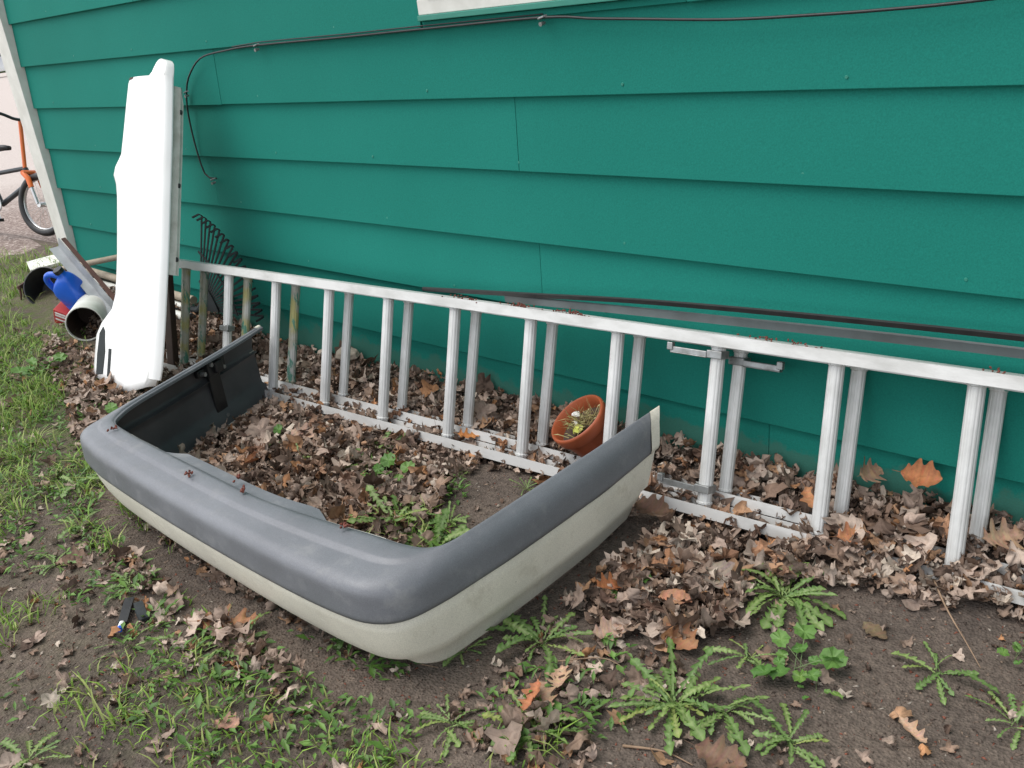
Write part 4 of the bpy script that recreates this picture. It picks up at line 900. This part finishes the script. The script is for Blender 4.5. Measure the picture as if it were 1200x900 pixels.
# larger loose leaves lying on top of the litter
BIG = []
for i in range(10):
    V, F_, sh = leaf_proto(['maple', 'shred', 'maple', 'oval'][i % 4], 300 + i)
    me = bpy.data.meshes.new('fallen_leaf'); me.from_pydata([tuple(v) for v in V], [], [tuple(f) for f in F_]); me.materials.append(MT['biged'])
    setcol(me, np.array([(.24, .185, .155), (.26, .17, .12), (.20, .15, .125), (.29, .235, .205), (.17, .115, .09)][i % 5])[None] * sh[:, None]); BIG.append(me)
bx, by = scatter(2600, (-3.0, .2), (-1.3, -.02)); kq = (density(bx, by) > .45) & (by > -1.03); bx, by = bx[kq], by[kq]; kk = ~bumper_clash(bx, by); bx, by = bx[kk][:170], by[kk][:170]
for x, y in zip(bx, by):
    lay(BIG[random.randrange(10)], 'fallen_leaf', x, y, random.uniform(.045, .078), random.uniform(0, 6.28), (random.gauss(0, .4), random.gauss(0, .4)), random.uniform(.03, .05),
        *(('curled brown fallen leaf loose on the litter behind the ladder rungs', 'leaf', 'loose leaves behind the ladder') if y > -.30 else
          ('curled brown fallen leaf loose on the litter inside the bumper', 'leaf', 'loose leaves inside the bumper') if x < -1.36 else
          ('curled brown fallen leaf loose on the litter right of the bumper', 'leaf', 'loose leaves right of the bumper')))

# ------------------------------------------------------------------ dandelions and other weeds
def dandelion_leaf(seed, wide=.17):
    r_ = random.Random(seed); n = 43; V = []; Cc = []; arch = r_.uniform(.2, .75); teeth = r_.uniform(4.2, 8.0); deep = r_.uniform(.62, .86); fold = r_.uniform(.2, 2.0); jit = [r_.uniform(.82, 1.15) for _ in range(7)]
    for i in range(n):
        t = i / (n - 1); env = .10 + .9 * math.sin(math.pi * min(1, t ** 1.15 * .80)) if t > .10 else .10
        x = t; z = arch * (t * .9 - t * t * .95) + .012 * r_.uniform(-1, 1)
        for s, zz in ((-1, .25), (-.12, 0), (.12, 0), (1, .25)):
            saw = (t * teeth + (.35 if s > 0 else 0)) % 1.0
            wd = wide * env * (1.0 - deep * saw ** .8) * jit[i % 7]
            if t > .88: wd = wide * .85 * max(0, 1 - ((t - .86) / .14) ** 2)
            wd = max(wd, .010)
            back_ = -.05 * wd / wide if t < .88 else 0
            V.append((x + (back_ if abs(s) == 1 else 0), s * wd if abs(s) == 1 else s * .085 * (1.15 - t), z + zz * wd * .9 * fold + (.010 * r_.uniform(-1, 1) if abs(s) == 1 else 0)))
            Cc.append((.115, .215, .04) if abs(s) == 1 else (.235, .31, .12))
    F_ = [(i * 4 + k, (i + 1) * 4 + k, (i + 1) * 4 + k + 1, i * 4 + k + 1) for i in range(n - 1) for k in range(3)]
    me = bpy.data.meshes.new('leaf'); me.from_pydata(V, [], F_); me.materials.append(MT['green']); setcol(me, Cc)
    me.polygons.foreach_set('use_smooth', [True] * len(me.polygons)); me.update(); return me
def round_leaf(seed):
    r_ = random.Random(seed); V = [(0, 0, 0), (.45, 0, .30), (.72, 0, .33)]; Cc = [(.12, .2, .06)] * 2 + [(.15, .27, .07)]; n = 18
    for k in range(n):
        th = 2 * math.pi * k / n; rr = .27 * (1 + .07 * (-1) ** k + .05 * r_.uniform(-1, 1)) * (1 - .25 * math.exp(-((th - math.pi) / .4) ** 2))
        V.append((.72 + rr * math.cos(th), rr * math.sin(th), .33 + .05 * r_.uniform(-1, 1) + .05 * abs(math.sin(th)))); Cc.append((.105, .215, .045))
    F_ = [(2, 3 + k, 3 + (k + 1) % n) for k in range(n)]
    b0 = len(V); V += [(0, -.012, 0), (0, .012, 0), (.48, .012, .32), (.48, -.012, .32)]; Cc += [(.14, .2, .08)] * 4; F_.append((b0, b0 + 1, b0 + 2, b0 + 3))
    me = bpy.data.meshes.new('leaf'); me.from_pydata(V, [], F_); me.materials.append(MT['green']); setcol(me, Cc); return me
DL = [dandelion_leaf(i, random.uniform(.095, .145)) for i in range(12)]; RL = [round_leaf(40 + i) for i in range(4)]; NL = [dandelion_leaf(70 + i, .075) for i in range(4)]
def plant(name, x, y, rad, n, label, meshes=None, up_=(.15, .55), cat='weed', group=None, arc_=(0, 6.28)):
    p = empty(name, (x, y, float(gh(x, y)) - .002)); tag(p, label, cat, group)
    n = int(n * 1.35); meshes = meshes or DL + NL
    for k in range(n):
        o = bpy.data.objects.new('leaf', random.choice(meshes)); COL.objects.link(o); o.parent = p
        a_ = arc_[0] + (arc_[1] - arc_[0]) * (k + random.uniform(-.35, .35)) / n; s = rad * random.uniform(.42, .98); o.scale = (s, s * random.uniform(.7, 1.0), s)
        o.rotation_euler = (random.uniform(-.5, .5), -random.uniform(*up_) * .62, a_); o.location = (random.uniform(-.01, .01), random.uniform(-.01, .01), random.uniform(0, .006))
    return p
plant('dandelion', -1.26, -.845, .155, 13, 'dandelion rosette touching the lower corner of the bumper')
plant('dandelion', -.915, -.84, .165, 22, 'largest dandelion rosette, in the foreground right of centre', up_=(.1, .7))
plant('dandelion', -.83, -.80, .15, 9, 'sparse dandelion merging into right side of the largest rosette', arc_=(-2.2, 1.6))
plant('dandelion', -.915, -.42, .155, 22, 'dense dandelion at the litter edge below the tenth rung', up_=(.05, .6))
plant('dandelion', -.56, -.475, .135, 8, 'open spreading dandelion on bare soil at far right', up_=(.02, .25))
plant('dandelion', -.69, -.80, .125, 9, 'dandelion at the bottom edge right of the round leaved weed', up_=(.05, .5))
plant('round_leaved_weed', -.775, -.615, .105, 9, 'pale green round leaved weed on bare soil', RL, up_=(-.1, .3))
plant('round_leaved_weed', -.72, -.66, .055, 4, 'small round leaved seedling just before the bigger round leaved weed', RL, up_=(-.1, .2))
plant('dandelion', -.87, -.645, .095, 7, 'small dandelion between the largest rosette and round leaved weed', up_=(.1, .6))
plant('round_leaved_weed', -1.205, -.605, .075, 5, 'small seedling at the litter edge below the bumper side', RL, up_=(-.1, .2))
plant('dandelion', -1.235, -1.14, .105, 10, 'low dandelion in the bottom foreground below the bumper corner', up_=(.02, .35))
plant('dandelion', -1.38, -.965, .07, 7, 'small dandelion right under the bumper corner', up_=(.05, .5))
plant('dandelion', -1.09, -1.06, .12, 12, 'ragged dandelion beside the pale tan lobed leaf', up_=(.05, .5))
plant('dandelion', -1.93, -.70, .15, 16, 'tall upright dandelion inside the bumper near its front', NL + DL[:2], up_=(.4, 1.1))
plant('dandelion', -1.80, -.62, .09, 12, 'leafy dandelion inside the bumper at edge of bare soil', up_=(.2, .8))
plant('dandelion', -1.73, -.73, .13, 13, 'dandelion inside the bumper corner with upright leaves', NL + DL[:3], up_=(.3, 1.1))
plant('dandelion', -1.98, -.43, .075, 14, 'small feathery weed at the edge of bare soil inside bumper', NL, up_=(.2, 1.0))
plant('round_leaved_weed', -2.13, -.56, .10, 8, 'upright light green weed in litter inside the bumper', RL + DL[:2], up_=(.2, .9))
plant('dandelion', -2.27, -.52, .11, 10, 'dandelion in litter in the middle of the bumper enclosure', up_=(.2, .9))
plant('dandelion', -2.33, -.40, .10, 10, 'dandelion in litter close to the ladder bottom rail', up_=(.2, .9))
plant('dandelion', -2.50, -.60, .09, 8, 'small weed in litter near the splayed bumper end', up_=(.3, 1.0))
plant('dandelion', -2.68, -.60, .085, 7, 'sprig of green beside the dark inside of bumper', NL + RL[:1], up_=(.4, 1.1))
plant('dandelion', -1.75, -.36, .06, 10, 'tiny weed by the ladder bottom rail at bare soil', NL, up_=(.2, .9))
plant('dandelion', -2.60, -1.37, .10, 12, 'dandelion at left edge of the bare soil path', up_=(.05, .5))
plant('dandelion', -2.30, -1.30, .11, 11, 'dandelion between black plastic scrap and the bumper', up_=(.05, .5))
plant('dandelion', -2.05, -1.42, .12, 6, 'thin dandelion with few long leaves on soil at lower left', NL, up_=(.05, .4))
plant('dandelion', -1.83, -1.26, .12, 12, 'dandelion under the orange lobed oak leaf', NL + DL[:2], up_=(.05, .5))
plant('round_leaved_weed', -4.20, -.76, .15, 10, 'broad leaved weed in the grass left of white panel', RL, up_=(0, .5))
plant('dandelion', -3.40, -.80, .10, 8, 'green sprig at the foot of the white panel', RL + NL[:1], up_=(.3, 1.0))
plant('dandelion', -.40, -.53, .10, 8, 'dandelion cut by the right edge of the photo', up_=(.05, .4))
plant('dandelion', -.45, -.36, .07, 5, 'seedling at right edge above the cut dandelion', RL, up_=(.05, .4))
plant('dandelion', -1.87, -1.72, .11, 10, 'dandelion in the bottom left corner', up_=(.02, .4))
plant('dandelion', -3.05, -1.12, .12, 12, 'dandelion in the grass left of the bumper corner', up_=(.1, .6))
plant('dandelion', -2.75, -1.24, .10, 12, 'dandelion in front of the left bumper corner', NL + DL[:2], up_=(.1, .6))

# ------------------------------------------------------------------ grass and low ground cover
def grass(name, clumps, label, cat, hmin=.02, hmax=.058, wd=.0016, cols=((.14, .26, .035), (.21, .34, .055), (.30, .35, .11))):
    V, F_, Cc = [], [], []; o_ = 0; cols = np.array(cols)
    for x0, y0, r, n, hs_ in clumps:
        for _ in range(n):
            a_ = rng.uniform(0, 6.28); q = r * math.sqrt(rng.uniform()) * (1 + .3 * math.sin(3 * a_ + x0 * 9)); x, y = x0 + q * math.cos(a_), y0 + q * math.sin(a_)
            if (np.min((bp[:, 0] - x) ** 2 + (bp[:, 1] - y) ** 2) < .04 ** 2): continue
            h = rng.uniform(hmin, hmax) * hs_; az = rng.uniform(0, 6.28); ln = rng.uniform(.3, 1.9) * h; d = np.array([math.cos(az), math.sin(az)]); s = np.array([-d[1], d[0]]) * wd * rng.uniform(.7, 1.6)
            z = float(gh(x, y)); p0 = np.array([x, y]); p1_ = p0 + d * ln * .35; p2_ = p0 + d * ln
            V += [(*(p0 - s), z), (*(p0 + s), z), (*(p1_ + s * .9), z + h * .65), (*(p1_ - s * .9), z + h * .65), (*p2_, z + h * rng.uniform(.75, 1.05))]
            F_ += [(o_, o_ + 1, o_ + 2), (o_, o_ + 2, o_ + 3), (o_ + 3, o_ + 2, o_ + 4)]
            c = cols[rng.integers(len(cols))] * rng.uniform(.75, 1.25); Cc += [c * .8, c * .8, c, c, c * 1.15]; o_ += 5
    ob = npobj(name, np.array(V), np.array(F_), MT['grass'], col=np.array(Cc)); ob['kind'] = 'stuff'; tag(ob, label, cat)
cl = []
for _ in range(120):      # lawn side, left of the fender
    x = random.uniform(-6.6, -3.0); y = random.uniform(-1.75, -.55)
    if y > -.85 and x > -4.2: continue
    cl.append((x, y, random.uniform(.08, .24), random.randint(40, 130), random.uniform(.6, 1.2)))
cl += [(-6.1, .0, .3, 260, 1.2), (-5.8, -.25, .3, 300, 1.2), (-6.3, -.3, .35, 280, 1.1), (-5.5, -.55, .3, 260, 1.1), (-5.7, .12, .12, 120, 1.5), (-4.6, -.75, .22, 300, 1.0), (-4.0, -.88, .16, 300, 1.2), (-3.85, -1.0, .15, 240, 1.0), (-4.3, -.95, .2, 250, 1.0), (-3.45, -1.25, .14, 170, .9), (-3.1, -1.32, .13, 160, .8),
       (-2.95, -1.05, .10, 120, 1.0), (-2.72, -1.16, .09, 130, 1.1), (-2.55, -1.20, .07, 90, 1.1), (-2.42, -1.58, .12, 150, .9), (-2.95, -1.45, .10, 120, .8), (-2.4, -1.18, .06, 50, 1)]
grass('lawn_grass', cl, 'patchy green grass left of the fender and bumper', 'grass')
cl = []
for _ in range(34):
    x = random.uniform(-2.0, -1.05); y = -1.22 - random.uniform(0, .30) - .12 * (-x - 1.0); cl.append((x, y, random.uniform(.04, .11), random.randint(15, 60), random.uniform(.6, 1.1)))
cl += [(-1.78, -1.42, .14, 200, .9), (-1.55, -1.40, .14, 220, .9), (-1.35, -1.30, .10, 120, .9), (-1.05, -1.10, .08, 80, 1.1), (-2.1, -1.22, .08, 60, 1.0), (-1.95, -1.24, .05, 60, 1.0), (-1.62, -1.24, .05, 30, 1), (-1.90, -.66, .06, 90, 1.6), (-1.78, -.72, .07, 110, 1.6), (-1.66, -.80, .07, 110, 1.5), (-1.85, -.80, .08, 110, 1.5), (-1.58, -.90, .06, 70, 1.4)]
cl = [(x, y, r * 1.1, int(n * .5), h) for x, y, r, n, h in cl]
grass('foreground_grass', cl, 'thin grass and sprouts on soil before the bumper', 'grass', .012, .040)
# broad little leaves of low ground cover
def cover(name, spots, label):
    V, F_, Cc = [], [], []; o_ = 0
    for x0, y0, r, n in spots:
        for _ in range(n):
            a_ = rng.uniform(0, 6.28); q = r * math.sqrt(rng.uniform()); x, y = x0 + q * math.cos(a_), y0 + q * math.sin(a_)
            if (np.min((bp[:, 0] - x) ** 2 + (bp[:, 1] - y) ** 2) < .03 ** 2): continue
            z = float(gh(x, y)) + rng.uniform(.004, .02); az = rng.uniform(0, 6.28); L_ = rng.uniform(.010, .034); wd = L_ * rng.uniform(.12, .28)
            d = np.array([math.cos(az), math.sin(az)]); s = np.array([-d[1], d[0]]) * wd; tz = rng.uniform(-.2, .8) * L_
            p = np.array([x, y])
            V += [(*p, z), (*(p + d * L_ * .45 + s), z + tz * .6 + .003), (*(p + d * L_), z + tz), (*(p + d * L_ * .45 - s), z + tz * .6 + .003), (*(p + d * L_ * .5), z + tz * .5)]
            F_ += [(o_, o_ + 1, o_ + 4), (o_ + 1, o_ + 2, o_ + 4), (o_ + 2, o_ + 3, o_ + 4), (o_ + 3, o_, o_ + 4)]
            c = np.array([(.095, .19, .035), (.13, .235, .05), (.07, .145, .03)][rng.integers(3)]) * rng.uniform(.8, 1.2); Cc += [c * .85, c, c, c, c * 1.2]; o_ += 5
    ob = npobj(name, np.array(V), np.array(F_), MT['green'], col=np.array(Cc)); ob['kind'] = 'stuff'; tag(ob, label, 'ground cover')
sp = [(-1.55, -1.36, .18, 260), (-1.80, -1.38, .16, 220), (-1.36, -1.24, .12, 130), (-1.12, -1.0, .12, 110), (-2.35, -1.30, .13, 130), (-2.62, -1.22, .12, 130), (-1.80, -.70, .10, 190), (-1.70, -.80, .10, 190), (-1.60, -.90, .08, 110), (-1.93, -.5, .06, 60), (-2.2, -.5, .10, 60), (-2.05, -1.33, .10, 60), (-1.70, -1.22, .08, 50), (-1.48, -1.10, .07, 70), (-1.60, -1.14, .05, 40), (-3.2, -1.1, .2, 260), (-3.6, -1.1, .25, 300), (-3.0, -1.35, .2, 200), (-4.2, -.85, .25, 300), (-2.75, -1.45, .12, 80), (-2.1, -1.75, .12, 60), (-1.1, -.80, .06, 26), (-1.0, -.95, .06, 40), (-2.86, -1.18, .07, 80), (-4.6, -.6, .2, 140), (-3.7, -.85, .15, 140)]
cover('ground_cover', sp, 'low small leaved green ground cover scattered on the soil')

# ------------------------------------------------------------------ small things: blossom on bumper and ladder, twigs, stone
def blossom(c, n, s, name, label, spread=(1, 1), parent=None):
    mb = MB()
    for _ in range(n):
        p = Vector(c) + Vector((random.gauss(0, spread[0]), random.gauss(0, spread[1]), random.uniform(.001, .004))); d = Vector((random.uniform(-1, 1), random.uniform(-1, 1), random.uniform(-.1, .8))).normalized() * s
        mb.tube([p, p + d * .6, p + d], [s * .22, s * .34, s * .08], 5)
    o = mb.build(name, MT['seed'], parent); o['kind'] = 'stuff'; return tag(o, label, 'blossom')
for (x, y, lb) in ((-2.64, -1.10, 'nearest the left corner'), (-2.16, -1.125, 'in the middle of the bumper front'), (-2.02, -1.07, 'near the flange, left one of two'), (-1.95, -1.09, 'near the flange, right one of two'), (-1.60, -1.06, 'near the right inner corner')):
    blossom((x, y, .2755), 7, .010, 'fallen_blossom', 'red brown fallen blossom on grey bumper top, ' + lb, (.006, .006))
for i_, n_, sp_x, lb in ((6.1, 26, .035, 'beside the sixth rung pair'), (6.9, 46, .025, 'above the seventh rung, densest clump'), (7.5, 40, .035, 'just right of the seventh rung'), (9.6, 26, .06, 'above the ninth rung pair'), (11.1, 8, .012, 'above the last rung in view')):
    p = LA + LD * (i_ - 6) - ul * .0293 + un * -.012
    blossom(p, n_, .007, 'fallen_blossom', 'drift of red brown blossom on ladder top rail ' + lb, (sp_x, .006))
def twig(pts, r, lb):
    o = MB().tube(catmull([(x, y, float(gh(x, y)) + z) for x, y, z in pts], 14), [r * (1 - .05 * k) for k in range(14)], 6).build('twig', MT['twig'], smooth=True); tag(o, lb, 'twig')
twig([(-.66, -.25, .03), (-.60, -.33, .04), (-.54, -.38, .015), (-.50, -.42, .005)], .0025, 'thin curved dry stalk on bare soil at right')
twig([(-1.50, -1.03, .008), (-1.43, -1.06, .012), (-1.38, -1.04, .006)], .002, 'short straw coloured twig in front of the bumper corner')
twig([(-.93, -.985, .004), (-.86, -.955, .006), (-.80, -.95, .004)], .003, 'pale straight twig at the bottom edge')
twig([(-1.18, -.88, .01), (-1.10, -.83, .02), (-1.04, -.82, .01)], .002, 'dark fine twig beside the largest dandelion')
st = MB(); rings = []
for q, (h, r) in enumerate(((0, .03), (.01, .045), (.03, .04), (.042, .02))): rings.append([(r * (1 + .18 * math.sin(2 * t + q)) * math.cos(t) * 1.2, r * math.sin(t), h + .004 * math.sin(3 * t)) for t in np.linspace(0, 6.283, 9, endpoint=False)])
sto = st.loft(rings).build('stone', MT['stone'], bevel=.003); sto.location = (-2.98, -.05, .055); tag(sto, 'pale stone on the leaves against the wall behind fourth rungs', 'stone')
